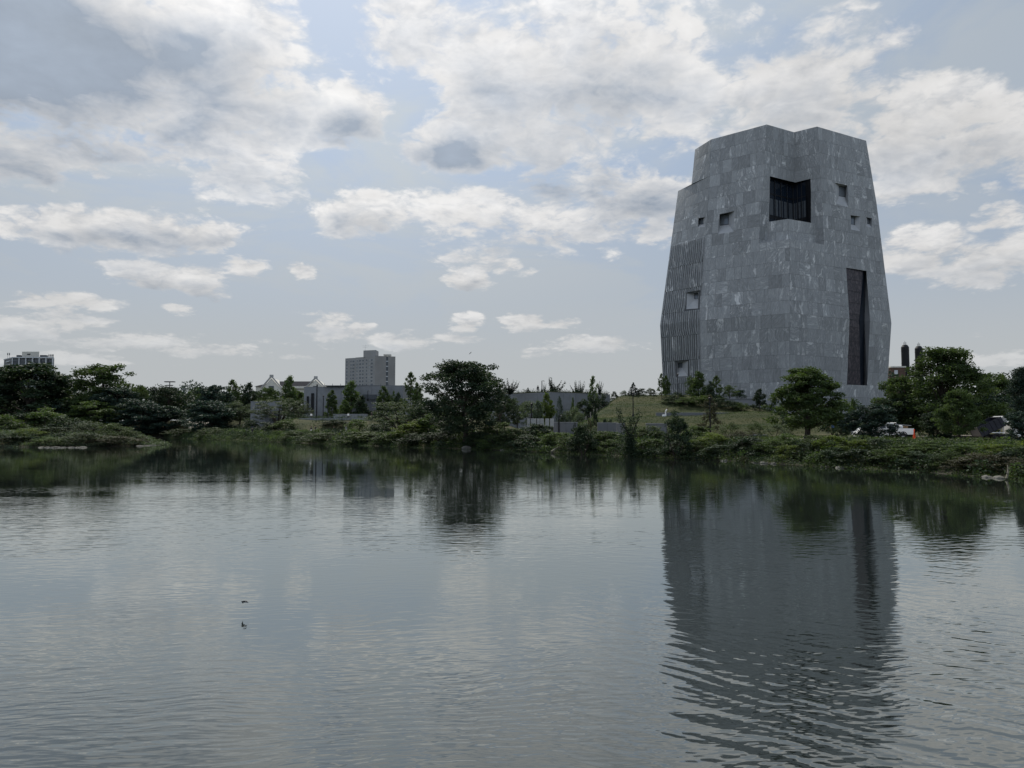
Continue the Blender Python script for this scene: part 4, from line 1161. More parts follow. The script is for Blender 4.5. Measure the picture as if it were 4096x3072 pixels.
 ('vine_covered_tree','vine',0,2520,1618,112,77,'forked tree smothered in vines on the bank, shaped like a Y','tall trees on the bank','leaf_dark'),
 ('dark_tree','bush_tall',0,2706,1634,120,72,'tall dark bushy tree at the water below the tower\'s left foot','tall trees on the bank','leaf_dark'),
 ('leafy_tree','bush_tall',1,2332,1690,120,84,'dark rounded thicket tree on the bank right of the fallen log','tall trees on the bank','leaf_dark'),
]
for (nm, kd, vr, px, ty, w, D, lab, grp, mt) in T_:
    zb = None
    if grp == GF and D > 170: zb = 10.9
    if nm == 'elm_tree': zb = hz1(xat(1915, 108), 108)
    plant(nm, kd, vr, px, ty, w, D, lab, 'tree', grp, mt, zb)
# shrubs that can be told apart on the bank, px, topy, width, metres behind the waterline
SH = [
 (660,1735,80,4,'bush_low','leaf_meadow','low shrub at the water where the left shore bends away'),
 (735,1728,110,5,'bush_low','leaf_meadow','low shrub just below the pale winding path'),
 (850,1722,120,8,'bush_low','leaf_meadow','low shrub under the very dark round tree'),
 (1075,1700,90,22,'bush','leaf_dark','dark shrub under the wide grey-green multi-stemmed tree'),
 (1215,1668,60,66,'bush','leaf_dark','dark shrub beside the left lamp post below the slotted wall'),
 (1003,1690,70,25,'bush','leaf_dark','dark shrub before the left end of the low pale wall'),
 (1140,1690,100,26,'bush','leaf_mid','green shrub under the right half of the wide grey-green tree'),
 (1345,1690,80,40,'bush','leaf_dark','dark shrub below the first young tree by the slotted wall'),
 (1430,1688,90,38,'bush','leaf_mid','green shrub below the plaza wall'),
 (1180,1735,100,4,'bush_low','leaf_meadow','low waterside shrub below the two walkers'),
 (1300,1742,130,3,'bush_low','leaf_meadow','wide low waterside shrub below the slotted wall'),
 (1450,1738,150,4,'bush','leaf_meadow','wide shrub at the water below the apartment tower'),
 (1520,1700,90,14,'bush','leaf_dark','dark shrub at the left end of the thicket by the elm'),
 (1562,1745,100,3,'bush','leaf_mid','rounded shrub at the water below the apartment tower\'s right edge'),
 (1590,1690,110,22,'bush','leaf_mid','green shrub at the middle height of the thicket left of the elm'),
 (1650,1696,120,8,'bush_tall','leaf_yellow','yellow-tipped shrub left of the great elm'),
 (1668,1745,110,2.5,'bush','leaf_dark','dark waterside shrub left of the stone block'),
 (1745,1660,120,12,'bush_tall','leaf_mid','tall green shrub under the left half of the great elm'),
 (1760,1735,120,3,'bush','leaf_dark','dark waterside shrub straight below the elm\'s left half'),
 (1830,1700,110,9,'bush','leaf_dark','dark shrub left of the elm trunk'),
 (1910,1738,110,2.5,'bush','leaf_dark','very dark shrub at the water right of the stone block'),
 (1990,1700,120,7,'bush','leaf_mid','olive shrub right of the elm trunk'),
 (2000,1748,110,2.5,'bush_low','leaf_mid','olive waterside shrub between elm and fallen log'),
 (2060,1725,110,5,'bush','leaf_meadow','light shrub on the bank below the garden wall\'s left end'),
 (2110,1750,120,2.5,'bush','leaf_dark','dark waterside shrub just left of the fallen log'),
 (2150,1705,110,7,'bush_tall','leaf_dark','dark shrub below the row of white stone posts'),
 (2230,1740,100,4,'bush','leaf_mid','green shrub right behind the fallen log'),
 (2280,1760,90,1.8,'bush_low','leaf_meadow','low light shrub right of the fallen log'),
 (2360,1752,110,2,'bush','leaf_dark','dark waterside shrub below the dark thicket tree'),
 (2420,1735,100,4,'bush','leaf_mid','olive shrub between the thicket tree and the Y-shaped tree'),
 (2450,1768,90,1.8,'bush_low','leaf_mid','small waterside shrub left of the Y-shaped tree'),
 (2590,1712,110,7,'bush','leaf_meadow','pale olive shrub right of the Y-shaped tree'),
 (2610,1765,110,2,'bush','leaf_mid','green waterside shrub between the two tall bank trees'),
 (2530,1772,100,1.8,'bush','leaf_dark','dark skirt of leaves at the foot of the Y-shaped tree'),
 (2790,1715,110,8,'bush_tall','leaf_mid','green flowering shrub right of the tall dark bushy tree'),
 (2705,1775,120,1.8,'bush','leaf_dark','dark waterside shrub at the foot of the tall dark bushy tree'),
 (2800,1775,120,2,'bush_low','leaf_meadow','wide brownish waterside shrub below the tower\'s fluted side'),
 (2850,1742,120,4,'bush','leaf_yellow','shrub with yellow-green tips below the nearly leafless tree'),
 (2880,1790,110,1.6,'bush','leaf_dark','dark shrub touching the water below the yellow-tipped one'),
 (2960,1735,110,7,'bush_low','leaf_brown','dry brownish shrub on the bank below the pale retaining wall'),
 (2975,1765,90,3,'bush','leaf_dark','small dark shrub left of the dark egg-shaped one'),
 (3000,1757,105,2.5,'bush_tall','leaf_dark','dense dark egg-shaped shrub at the water left of the maple'),
 (3085,1768,110,2.5,'bush','leaf_mid','green shrub just right of the dark egg-shaped one'),
 (3150,1745,110,5,'bush','leaf_mid','round shrub on the bank under the left side of the maple'),
 (3165,1790,100,1.6,'bush','leaf_yellow','yellowish waterside shrub below the maple trunk'),
 (3235,1782,100,2.4,'bush','leaf_dark','dark waterside shrub below the maple\'s right side'),
 (3260,1748,90,5,'bush','leaf_meadow','light shrub right under the maple trunk'),
 (3330,1752,110,3.5,'bush_tall','leaf_yellow','tall yellow-edged shrub below the person in blue'),
 (3330,1800,100,1.4,'bush','leaf_dark','dark leafy skirt at the water below the person in blue'),
 (3425,1768,120,3,'bush_tall','leaf_yellow','broad yellow-topped shrub below the base of the tall slot'),
 (3430,1805,120,1.4,'bush','leaf_dark','dark waterside shrub under the broad yellow-topped one'),
 (3530,1765,120,4,'bush','leaf_dark','dark shrub below the white pickup\'s hidden front'),
 (3560,1802,130,1.6,'bush','leaf_mid','green waterside shrub below the white pickup'),
 (3640,1790,130,3,'bush','leaf_mid','mid-green shrub below the orange cone'),
 (3680,1815,130,1.5,'bush','leaf_dark','dark waterside shrub below the orange cone'),
 (3740,1775,130,4,'bush','leaf_mid','shrub right of the cone under the tallest right-hand tree'),
 (3800,1812,130,1.5,'bush_low','leaf_meadow','wide low waterside shrub left of the dump truck'),
 (3860,1780,130,3.5,'bush','leaf_mid','green shrub left below the raised dump body'),
 (3905,1822,130,1.5,'bush','leaf_brown','brownish waterside shrub below the dump truck'),
 (3985,1785,120,3.5,'bush','leaf_yellow','yellow-green shrub under the dump truck wheels'),
 (4000,1828,120,1.4,'bush','leaf_brown','twiggy grey-brown shrub at the water near the right edge'),
 (4070,1795,110,3,'bush','leaf_dark','dark shrub on the bank at the right edge'),
 (4085,1840,110,1.2,'bush_low','leaf_brown','low brown waterside shrub cut off by the right edge'),
]
for i, (px, ty, w, off, kd, mt, lab) in enumerate(SH):
    D = shoreD(px) + off * 1.25 * (1 if px > 1200 else 1)
    plant('bank_shrub', kd, i % 3, px, ty - 14, w * 1.3, D, lab, 'shrub', 'shrubs along the far bank', mt)
# island shrubs
IS = [(20,1655,150,128,'bush','leaf_mid','yellow-green island shrub at the left edge'),(95,1648,150,134,'bush','leaf_dark','tall dark island shrub left of the island\'s summit'),
      (175,1625,190,136,'bush_tall','leaf_mid','highest shrub at the summit of the island'),(270,1660,150,133,'bush','leaf_dark','dark shrub right of the island\'s summit'),
      (230,1705,150,124,'bush','leaf_dark','dark hollow-looking shrub at the middle of the island'),(120,1712,130,120,'bush_low','leaf_yellow','yellow-topped low shrub in front of the island\'s left half'),
      (40,1730,150,118,'bush','leaf_dark','dark waterside shrub at the island\'s left end'),(360,1680,170,128,'bush_low','leaf_grey','pale grey-green shrub on the island\'s right shoulder'),
      (445,1690,160,127,'bush_low','leaf_mid','green rounded shrub on the island\'s right shoulder'),(330,1725,180,119,'bush_low','leaf_grey','wide grey-green waterside shrub at the island\'s middle'),
      (510,1712,130,126,'bush_low','leaf_meadow','low olive shrub near the island\'s right end'),(560,1742,80,127,'bush_low','leaf_brown','brown reedy shrub at the island\'s right tip'),
      (450,1740,160,121,'bush_low','leaf_brown','brownish twiggy shrub at the water on the island\'s right half'),(190,1745,170,117,'bush_low','leaf_mid','low green waterside shrub in front of the island\'s summit')]
for i, (px, ty, w, D, kd, mt, lab) in enumerate(IS):
    plant('island_shrub', kd, (i + 1) % 3, px, ty, w, D, lab, 'shrub', 'shrubs on the island', mt)
# planted shrubs on the slope by the garden wall and under the tower
SL = [(2262,1640,70,150,'bush','leaf_grey','grey-green shrub at the foot of the wall corner'),(2300,1622,70,152,'bush','leaf_grey','grey-green shrub second up the wall slope'),
      (2335,1592,80,156,'bush_tall','leaf_dark','dark shrub halfway up the wall slope'),(2372,1580,70,160,'bush','leaf_dark','dark shrub near the top of the wall slope'),
      (2405,1572,60,164,'bush','leaf_dark','topmost dark shrub of the wall slope'),(2318,1640,60,146,'bush_low','leaf_grey','low pale shrub on the lower edge of the wall slope'),
      (2458,1564,32,166,'bush','leaf_dark','small bush on the hill crest left of the fir'),(2495,1560,26,168,'bush','leaf_grey','tiny bush on the hill crest nearest the fir\'s left'),
      (2566,1552,34,166,'bush','leaf_dark','dark bush on the hill crest right of the fir'),(2602,1550,46,167,'bush_tall','leaf_grey','pale wispy bush on the crest between fir and tower'),
      (2710,1566,60,158,'bush','leaf_dark','dark bush below the lowest window of the fluted side'),(2690,1590,80,152,'bush','leaf_dark','shrub by the base of the lamp post left of the tower'),
      (2740,1588,90,150,'bush','leaf_mid','shrub right of the lamp post left of the tower'),(2800,1580,100,150,'bush','leaf_mid','shrub under the tallest young tree before the tower'),
      (2870,1590,90,148,'bush','leaf_dark','dark shrub in the planted bed before the tower'),(2930,1600,90,146,'bush','leaf_dark','rounded dark shrub at the left end of the pale retaining wall'),
      (2970,1608,60,144,'bush','leaf_mid','rounded green shrub at the right end of the planted bed'),(2962,1556,40,156,'bush','leaf_dark','small bush behind the pale retaining wall'),
      (2296,1676,18,118,'bush','leaf_dark','tiny round bush leftmost on the lower lawn edge'),(2358,1672,20,118,'bush','leaf_brown','tiny reddish bush beside the little pointed tree'),
      (2420,1672,28,118,'bush','leaf_dark','small bush right of the little pointed tree'),(2440,1674,26,118,'bush','leaf_dark','second small bush right of the little pointed tree'),
      (3150,1650,60,110,'bush_low','leaf_dark','shrub at the right end of the lower lawn'),(3020,1680,90,104,'bush_low','leaf_meadow','low shrub bed below the grey kerb wall'),
      (2920,1690,100,104,'bush_low','leaf_meadow','low shrub bed left of the grey kerb wall'),(3100,1690,80,102,'bush_low','leaf_grey','grey-green shrub under the left side of the maple'),
      (3330,1668,60,112,'bush','leaf_mid','light-green bush by the dark door at the tower base'),(3452,1680,50,100,'bush','leaf_mid','low bush right of the slim pale-green tree')]
for i, (px, ty, w, D, kd, mt, lab) in enumerate(SL):
    plant('planted_shrub', kd, i % 3, px, ty, w, D, lab, 'shrub', 'planted shrubs round lawn and walls', mt)

# ---- ground cover nobody could count
rng = np.random.default_rng(4)
def scatter(name, mat, n, sampler, hlo, hhi, size, per, spread_, dens=None, asp=.5):
    P = sampler(n)
    s_, isl = sdist(P[:, 0], P[:, 1]); z = hgt(P[:, 0], P[:, 1])
    nz = np.array([mnoise.noise(Vector((p[0] * .22, p[1] * .22, 3.3))) for p in P]); nz2 = np.array([mnoise.noise(Vector((p[0] * .7, p[1] * .7, 9.3))) for p in P])
    keep = (s_ > -.25) & (nz + .5 * nz2 > -.45 + (.0 if dens is None else dens))
    P, z, nz, nz2, s_ = P[keep], z[keep], nz[keep], nz2[keep], s_[keep]
    H = (hlo + (hhi - hlo) * np.clip(.5 + nz * 1.1 + nz2 * .5, 0, 1)) * (.45 + .55 * sm((s_ + .3) / 2.0))
    m_ = len(P)
    base = np.repeat(np.stack([P[:, 0], P[:, 1], z], 1), per, 0)
    h = np.repeat(H, per); r = rng.uniform(0, 1, m_ * per) ** .55
    off = rng.normal(0, spread_, (m_ * per, 2))
    pts = base.copy(); pts[:, :2] += off; pts[:, 2] = np.maximum(pts[:, 2] + h * r, .03)
    tn = np.clip(np.repeat(rng.uniform(.1, .9, m_) * .6 + .25 + nz * .5, per) + rng.normal(0, .1, m_ * per), 0, 1)
    V = leaf_quads(rng, pts, size, .3, asp=asp)
    o = quads(name, V, mat, tn); o['kind'] = 'stuff'; return o
SHP = np.array([[xat(px, D, 0), D] for px, D in SHORE_PX] + [[33.5, 30], [36, 12]])
def bank_sampler(lo, hi, pw=1.0, tmin=0.0, tmax=1.0):
    seg = np.linalg.norm(np.diff(SHP, axis=0), axis=1); cs = np.concatenate([[0], np.cumsum(seg)]) / seg.sum()
    def f(n):
        t = tmin + (tmax - tmin) * rng.uniform(0, 1, n)
        x = np.interp(t, cs, SHP[:, 0]); y = np.interp(t, cs, SHP[:, 1])
        i = np.clip(np.searchsorted(cs, t) - 1, 0, len(seg) - 1)
        dx, dy = np.diff(SHP, axis=0)[i].T; L = np.hypot(dx, dy); nx_, ny_ = -dy / L, dx / L
        d = lo + (hi - lo) * rng.uniform(0, 1, n) ** pw
        return np.stack([x + nx_ * d, y + ny_ * d], 1)
    return f
o = scatter('bank_undergrowth', 'leaf_meadow', 26000, bank_sampler(-.4, 9), .12, .85, .15, 8, .24)
o = scatter('dark_undergrowth', 'leaf_dark', 9000, bank_sampler(-.2, 6), .2, 1.1, .17, 9, .25, dens=.35)
o = scatter('meadow', 'leaf_meadow', 17000, bank_sampler(8, 42, 1.0), .06, .38, .2, 6, .35, dens=.05)
def thicket(name, mat, n, lo, hi, r0, r1, size, seed_, tmin=0.0, tmax=1.0, per=120):
    global rng
    rng = np.random.default_rng(seed_); P = bank_sampler(lo, hi, 1.0, tmin, tmax)(n); s_, _ = sdist(P[:, 0], P[:, 1]); P = P[s_ > -.1]; z = hgt(P[:, 0], P[:, 1]); R = rng.uniform(r0, r1, len(P))
    C = np.stack([P[:, 0], P[:, 1], z + R * .45], 1); V, tn = clump_leaves(rng, C, R, per, size, .85, .35, .5); V[:, :, 2] = np.maximum(V[:, :, 2], .02)
    o = quads(name, V, mat, tn); o['kind'] = 'stuff'
thicket('bank_thicket', 'leaf_dark', 190, .0, 5.5, .35, .95, .20, 61)
thicket('bank_thicket', 'leaf_mid', 200, .2, 7, .3, .85, .19, 62)
thicket('bank_thicket', 'leaf_yellow', 60, 1.5, 7, .3, .7, .17, 63, .3)
thicket('bank_thicket', 'leaf_brown', 45, .0, 3, .3, .6, .15, 64, .5)
thicket('bank_thicket', 'leaf_dark', 120, .6, 7.5, .65, 1.2, .26, 65, .0, .72, 150)
thicket('bank_thicket', 'leaf_mid', 130, .3, 8, .6, 1.15, .26, 66, .0, .72, 150)
thicket('bank_thicket', 'leaf_dark', 60, .0, 3.0, .5, .9, .17, 67, .62, 1.0, 220)
def lawn_s(n): return np.stack([rng.uniform(4, 66, n), rng.uniform(117, 172, n)], 1)
_P = lawn_s(20000); _P = _P[lawn_mask(_P[:, 0], _P[:, 1]) > .3]; _q = np.repeat(np.stack([_P[:, 0], _P[:, 1], hgt(_P[:, 0], _P[:, 1])], 1), 3, 0) + rng.normal(0, .25, (len(_P) * 3, 3)) * np.array([1, 1, .12]) + np.array([0, 0, .06])
_n = np.array([mnoise.noise(Vector((p[0] * .12, p[1] * .35, 1.3))) for p in _P])
o = quads('lawn_grass', leaf_quads(rng, _q, .22, .1, asp=.3), 'leaf_meadow', np.clip(np.repeat(.45 + _n * 1.2, 3), 0, 1)); o['kind'] = 'stuff'
def isl_s(n):
    a = rng.uniform(0, 6.28, n); r = np.sqrt(rng.uniform(0, 1.03, n)); return np.stack([-80 + 20.5 * r * np.cos(a), 128 + 13.5 * r * np.sin(a)], 1)
o = scatter('island_undergrowth', 'leaf_grey', 5000, isl_s, .3, 1.6, .26, 9, .3)
def far_s(n): return np.stack([rng.uniform(-190, 40, n), rng.uniform(175, 262, n)], 1)
o = scatter('far_undergrowth', 'leaf_dark', 12000, far_s, .3, 1.6, .32, 7, .5, dens=.25)
# far-off wood along the horizon
def wood(name, x0, x1, y0, y1, n, hlo, hhi, mat, size):
    C, R = [], []
    for i in range(n):
        x = rng.uniform(x0, x1); y = rng.uniform(y0, y1); h = rng.uniform(hlo, hhi); z = hz1(x, y)
        for k in range(5):
            C.append((x + rng.normal(0, h * .2), y + rng.normal(0, h * .2), z + h * rng.uniform(.2, .92))); R.append(h * rng.uniform(.14, .24))
    V, tn = clump_leaves(rng, np.array(C), np.array(R), 95, size * .95, .8, .35, .3)
    o = quads(name, V, mat, tn); o['kind'] = 'stuff'; return o
wood('distant_wood', -300, -132, 275, 420, 140, 12, 19, 'leaf_blue', .9)
wood('distant_wood', -150, -50, 352, 430, 60, 9, 14, 'leaf_blue', .9)
wood('distant_wood', -52, 60, 255, 400, 80, 9, 13, 'leaf_dark', .8)
wood('distant_wood', 100, 260, 190, 300, 60, 9, 18, 'leaf_blue', .8)
wood('distant_wood', 110, 240, 100, 185, 36, 8, 14, 'leaf_dark', .6)
wood('distant_wood', -330, -185, 190, 290, 50, 8, 15, 'leaf_dark', .7)
wood('left_wood', -230, -85, 242, 275, 90, 7, 13, 'leaf_dark', .7)
# low thicket that closes the view below the crowns on the far left shore
wood('left_thicket', -185, -100, 230, 256, 70, 4, 8, 'leaf_blue', .5)
wood('right_thicket', 40, 100, 96, 118, 26, 3, 6, 'leaf_dark', .35)
wood('right_thicket', 70, 110, 118, 150, 26, 4, 8, 'leaf_blue', .45)
# ------------------------------------------------------------------ buildings
def build_face(root, A, B, z0, z1, wins, frame='apt_frame', glass='apt_glass', dep=.25, wname='window'):
    """windows on the vertical face from plan point A to B; wins: (u0,u1,z0,z1) in metres; shared meshes"""
    A, B = Vector((A[0], A[1], 0)), Vector((B[0], B[1], 0)); d = (B - A).normalized(); n = Vector((d.y, -d.x, 0))
    rz = math.atan2(d.y, d.x); cache = {}
    for (u0, u1, a, b) in wins:
        k = (round(u1 - u0, 2), round(b - a, 2))
        if k not in cache:
            w, h = k; f = MB(); t = .12
            f.box(0, w, -.10, .02, 0, t); f.box(0, w, -.10, .02, h - t, h); f.box(0, t, -.10, .02, t, h - t); f.box(w - t, w, -.10, .02, t, h - t); f.box(w / 2 - .05, w / 2 + .05, -.07, .02, t, h - t)
            g = MB(); g.box(t, w - t, -.03, -.01, t, h - t)
            fm = bpy.data.meshes.new('window'); fm.from_pydata(f.v, [], f.f); fm.materials.append(M(frame)); fm.update()
            gm = bpy.data.meshes.new('pane'); gm.from_pydata(g.v, [], g.f); gm.materials.append(M(glass)); gm.update()
            cache[k] = (fm, gm)
        fm, gm = cache[k]
        o = bpy.data.objects.new(wname, fm); p = A + d * u0; o.location = Vector((p.x, p.y, a)) - root.location; o.rotation_euler = (0, 0, rz); link(o, root)
        link(bpy.data.objects.new('pane', gm), o)
def loc(root, mb, name, mat, **k):
    o = mb.build(name, mat, None, **k); o.location = -root.location; o.parent = root; return o
def wall_from(A, B, depth, z0, z1):
    A, B = Vector((A[0], A[1])), Vector((B[0], B[1])); d = (B - A).normalized(); n = Vector((-d.y, d.x))
    m = MB(); m.prism([A, B, B + n * depth, A + n * depth], z0, z1); return m
GB = 'distant buildings'
# brick apartment tower
r = empty('apartment_tower', (xat(1500, 600), 600, 0)); tag(r, 'tall tan brick apartment tower with rows of white-framed windows and a rooftop block', 'building', GB)
c0 = Vector((xat(1500, 600, 50), 600)); l0 = Vector((xat(1375, 618, 50), 618)); r0 = Vector((xat(1581, 607, 50), 607)); back = Vector((l0.x + 20, 632))
zt_ = aty(1500, 1425, 600).z
lm0 = l0.lerp(c0, .38)
m = MB(); m.prism([l0 + Vector((.9, 1.2)), lm0 + Vector((.9, 1.2)), lm0, c0, r0, r0 + Vector((-6, 22)), back], 0, zt_); loc(r, m, 'wall', 'apt_brick')
m = MB(); d_ = (r0 - c0); n_ = Vector((d_.y, -d_.x)).normalized() * .12; m.prism([c0 + n_ - d_ * .0, c0 + d_ * .54 + n_, c0 + d_ * .54, c0], 0, zt_ + .4); m.prism([c0 + d_ * .64 + n_, r0 + n_, r0, c0 + d_ * .64], 0, zt_ + .4); loc(r, m, 'side_wall', 'apt_brick_side')
m = MB(); m.prism([c0 + d_ * .54 + n_ * .4, c0 + d_ * .64 + n_ * .4, c0 + d_ * .64, c0 + d_ * .54], 0, zt_); loc(r, m, 'stair_glazing', 'apt_dark')
for k in range(12):
    m = MB(); z = zt_ - 4 - k * 4.1; m.prism([c0 + d_ * .54 + n_ * .9, c0 + d_ * .64 + n_ * .9, c0 + d_ * .64 + n_ * .4, c0 + d_ * .54 + n_ * .4], z, z + .7); loc(r, m, 'stair_panel', 'apt_frame')
ph = [Vector((xat(1453, 606, 50), 606)), Vector((xat(1503, 602, 50), 602)), Vector((xat(1503, 602, 50), 614)), Vector((xat(1453, 606, 50), 616))]
zp_ = aty(1480, 1401, 604).z; m = MB(); m.prism(ph, zt_ - .2, zp_); loc(r, m, 'rooftop_block', 'apt_brick')
m = MB(); x0, x1 = xat(1534, 612, 50), xat(1562, 612, 50); m.box(x0, x1, 611, 616, zt_ + 1.6, zt_ + 2.8); m.box(x0 + .3, x0 + 2, 612, 615, zt_, zt_ + 1.6); m.box(x1 - 3, x1 - .3, 612, 615, zt_, zt_ + 1.6); loc(r, m, 'roof_vent', 'apt_pent')
m = MB(); ax = xat(1458, 608, 50); m.tube([(ax, 610, zp_), (ax, 610, zp_ + 5)], [.08, .06], 5); m.tube([(ax - 3, 610, zp_ + 4.2), (ax + 3, 610, zp_ + 4.2)], [.06, .06], 4); m.tube([(ax - 2, 610, zp_ + 3), (ax + 2, 610, zp_ + 3)], [.06, .06], 4); loc(r, m, 'antenna', 'grey_metal')
Lf = (c0 - l0).length; wn_ = []
fh = 2.75
for row_ in range(12):
    zb = zt_ - 2.9 - row_ * fh * 1.02
    for u, w in ((.03, .055), (.165, .05), (.235, .07), (.345, .02), (.445, .045)): wn_.append((u * Lf, (u + w) * Lf, zb - .9, zb + .95))
build_face(r, l0 + Vector((.9, 1.2)), lm0 + Vector((.9, 1.2)), 0, 0, [w for w in wn_ if w[1] < .38 * Lf])
wn2 = []
for row_ in range(12):
    zb = zt_ - 2.9 - row_ * fh * 1.02; L2 = (c0 - lm0).length
    for u, w in ((.05, .07), (.19, .11), (.34, .10), (.53, .09), (.70, .03), (.78, .11)): wn2.append((u * L2, (u + w) * L2, zb - .9, zb + .95))
build_face(r, lm0, c0, 0, 0, wn2)
# left apartment block
r = empty('apartment_block', (xat(110, 700), 700, 0)); tag(r, 'grey slab apartment block with white piers and a cream rooftop box, behind the huge tree', 'building', GB)
zt_ = aty(120, 1432, 700).z; a0, a1 = Vector((xat(50, 700, 60), 700)), Vector((xat(216, 702, 60), 702)); b0 = Vector((xat(15, 722, 60), 722))
m = MB(); m.prism([a0, a1, a1 + Vector((-14, 20)), b0 + Vector((2, 6)), b0], 0, zt_); loc(r, m, 'wall', 'apt_dark')
m = MB(); L_ = (a1 - a0).length
for k in range(7):
    x = a0.x + L_ * k / 6; m2 = MB(); m2.box(x - .35, x + .35, 699.2, 700.4, 0, zt_ + .2); loc(r, m2, 'pier', 'apt_frame')
m2 = MB(); m2.box(a0.x - .5, a1.x + .5, 699.0, 700.5, zt_, zt_ + 1.0); m2.prism([b0 + Vector((-.3, -.4)), a0 + Vector((-.4, -.3)), a0 + Vector((.2, .8)), b0 + Vector((.5, .6))], zt_ - .1, zt_ + .9); loc(r, m2, 'parapet', 'apt_frame')
wn_ = []
for row_ in range(7):
    for k in range(6): wn_.append((L_ * k / 6 + .9, L_ * (k + 1) / 6 - .9, zt_ - 3.4 - row_ * 3.3, zt_ - 1.2 - row_ * 3.3))
build_face(r, a0 + Vector((0, -.1)), a1 + Vector((0, -.1)), 0, 0, wn_, frame='apt_dark')
dl = (a0 - b0)
for row_ in range(7):
    m2 = MB(); z = zt_ - 2 - row_ * 3.3; m2.prism([b0 + dl * .35 + Vector((-.6, -.8)), b0 + dl * .75 + Vector((-.6, -.8)), b0 + dl * .75, b0 + dl * .35], z - .9, z); loc(r, m2, 'balcony', 'apt_frame')
zp_ = aty(120, 1407, 705).z; m = MB(); m.prism([(xat(86, 704, 60), 704), (xat(155, 704, 60), 704), (xat(155, 704, 60) - 7, 714), (xat(86, 704, 60) - 5, 714)], zt_, zp_); loc(r, m, 'rooftop_block', 'apt_pent')
m = MB(); m.box(xat(107, 704, 60), xat(120, 704, 60), 703.85, 703.98, zp_ - 3, zp_ - 1.9); loc(r, m, 'louvre', 'black_metal')
m = MB()
for a_, b_ in ((64, 76), (158, 180)): m.box(xat(a_, 704, 60), xat(b_, 704, 60), 704, 708, zt_ + .6, zt_ + 3.2)
loc(r, m, 'roof_plant', 'apt_dark')
for px in (29, 36, 194, 200, 206, 211):
    m = MB(); x = xat(px, 703, 60); hh = 4.2 if px > 100 else 5.5; m.tube([(x, 703, zt_ - .5), (x, 703, zt_ + hh)], [.1, .08], 5); m.box(x - .35, x + .35, 702.8, 703.2, zt_ + hh - 2.6, zt_ + hh - .6); loc(r, m, 'antenna', 'apt_dark')
# school with gables
SD = 330
def P(px, py, D=SD): return aty(px, py, D)
r = empty('school', (P(1180, 1600).x, SD, 5)); tag(r, 'old school with cream stone gables and a dark slate roof behind the trees', 'building', GB)
zE = P(1200, 1545).z; zR_ = P(1200, 1521).z
xl, xg, xr = P(1017, 1550).x, P(1086, 1520).x, P(1262, 1520).x
m = MB(); m.box(xl, xr + 4, SD + 2, SD + 14, 2, zE); loc(r, m, 'wall', 'limestone')
m = MB(); m.add([(xg, SD + 1.2, zE + .1), (xr, SD + 1.2, zE + .1), (xr, SD + 8, zR_), (xg, SD + 8, zR_), (xr, SD + 14.5, zE), (xg, SD + 14.5, zE)], [[0, 1, 2, 3], [3, 2, 4, 5], [0, 3, 5], [1, 4, 2]]); loc(r, m, 'roof', 'slate')
m = MB(); m.add([(xl - .5, SD + 1.2, zE), (xg, SD + 1.2, zE), (xg, SD + 8, zR_ - .2), (xl + 5, SD + 8, zR_ - .5), (xg, SD + 14, zE), (xl - .5, SD + 14, zE)], [[0, 1, 2, 3], [3, 2, 4, 5], [0, 3, 5], [1, 4, 2]]); loc(r, m, 'hip_roof', 'slate')
m = MB(); m.box(xg, xr, SD + .9, SD + 1.5, zE - .9, zE + .1); loc(r, m, 'cornice', 'limestone')
for (a_, b_, c_, pk, D0_) in ((1050, 1086, 1122, 1509, SD - 1), (1226, 1263, 1297, 1515, SD - .2)):
    xa, xb, xc = P(a_, 1550, D0_).x, P(b_, 1510, D0_).x, P(c_, 1550, D0_).x; zpk = P(b_, pk, D0_).z; zf = P(a_, 1552, D0_).z
    m = MB(); m.extr([(xa, 2), (xc, 2), (xc, zf), (xb, zpk - .5), (xa, zf)], D0_, D0_ + 10); loc(r, m, 'gable', 'limestone')
    m = MB(); 
    for s_, e_ in (((xa - .5, zf - .3), (xb, zpk + .1)), ((xb, zpk + .1), (xc + .5, zf - .3))):
        m.extr([(s_[0], s_[1]), (e_[0], e_[1]), (e_[0], e_[1] + .75), (s_[0], s_[1] + .75)], D0_ - .4, D0_ + .5)
    m.box(xb - .7, xb + .7, D0_ - .45, D0_ + .55, zpk, zpk + 1.1); loc(r, m, 'coping', 'concrete_pale')
    m = MB(); m.box(xb - 1.1, xb + 1.1, D0_ - .15, D0_ + .1, zf - .8, zf + .9); loc(r, m, 'window', 'apt_dark')
m = MB(); x = P(1070, 1520).x; m.box(x - 1.3, x + 1.3, SD + 6, SD + 8, zE + 1, P(1070, 1518).z); m.box(x - .4, x + .4, SD + 6.5, SD + 7.5, P(1070, 1518).z, P(1070, 1510).z); loc(r, m, 'chimney', 'limestone')
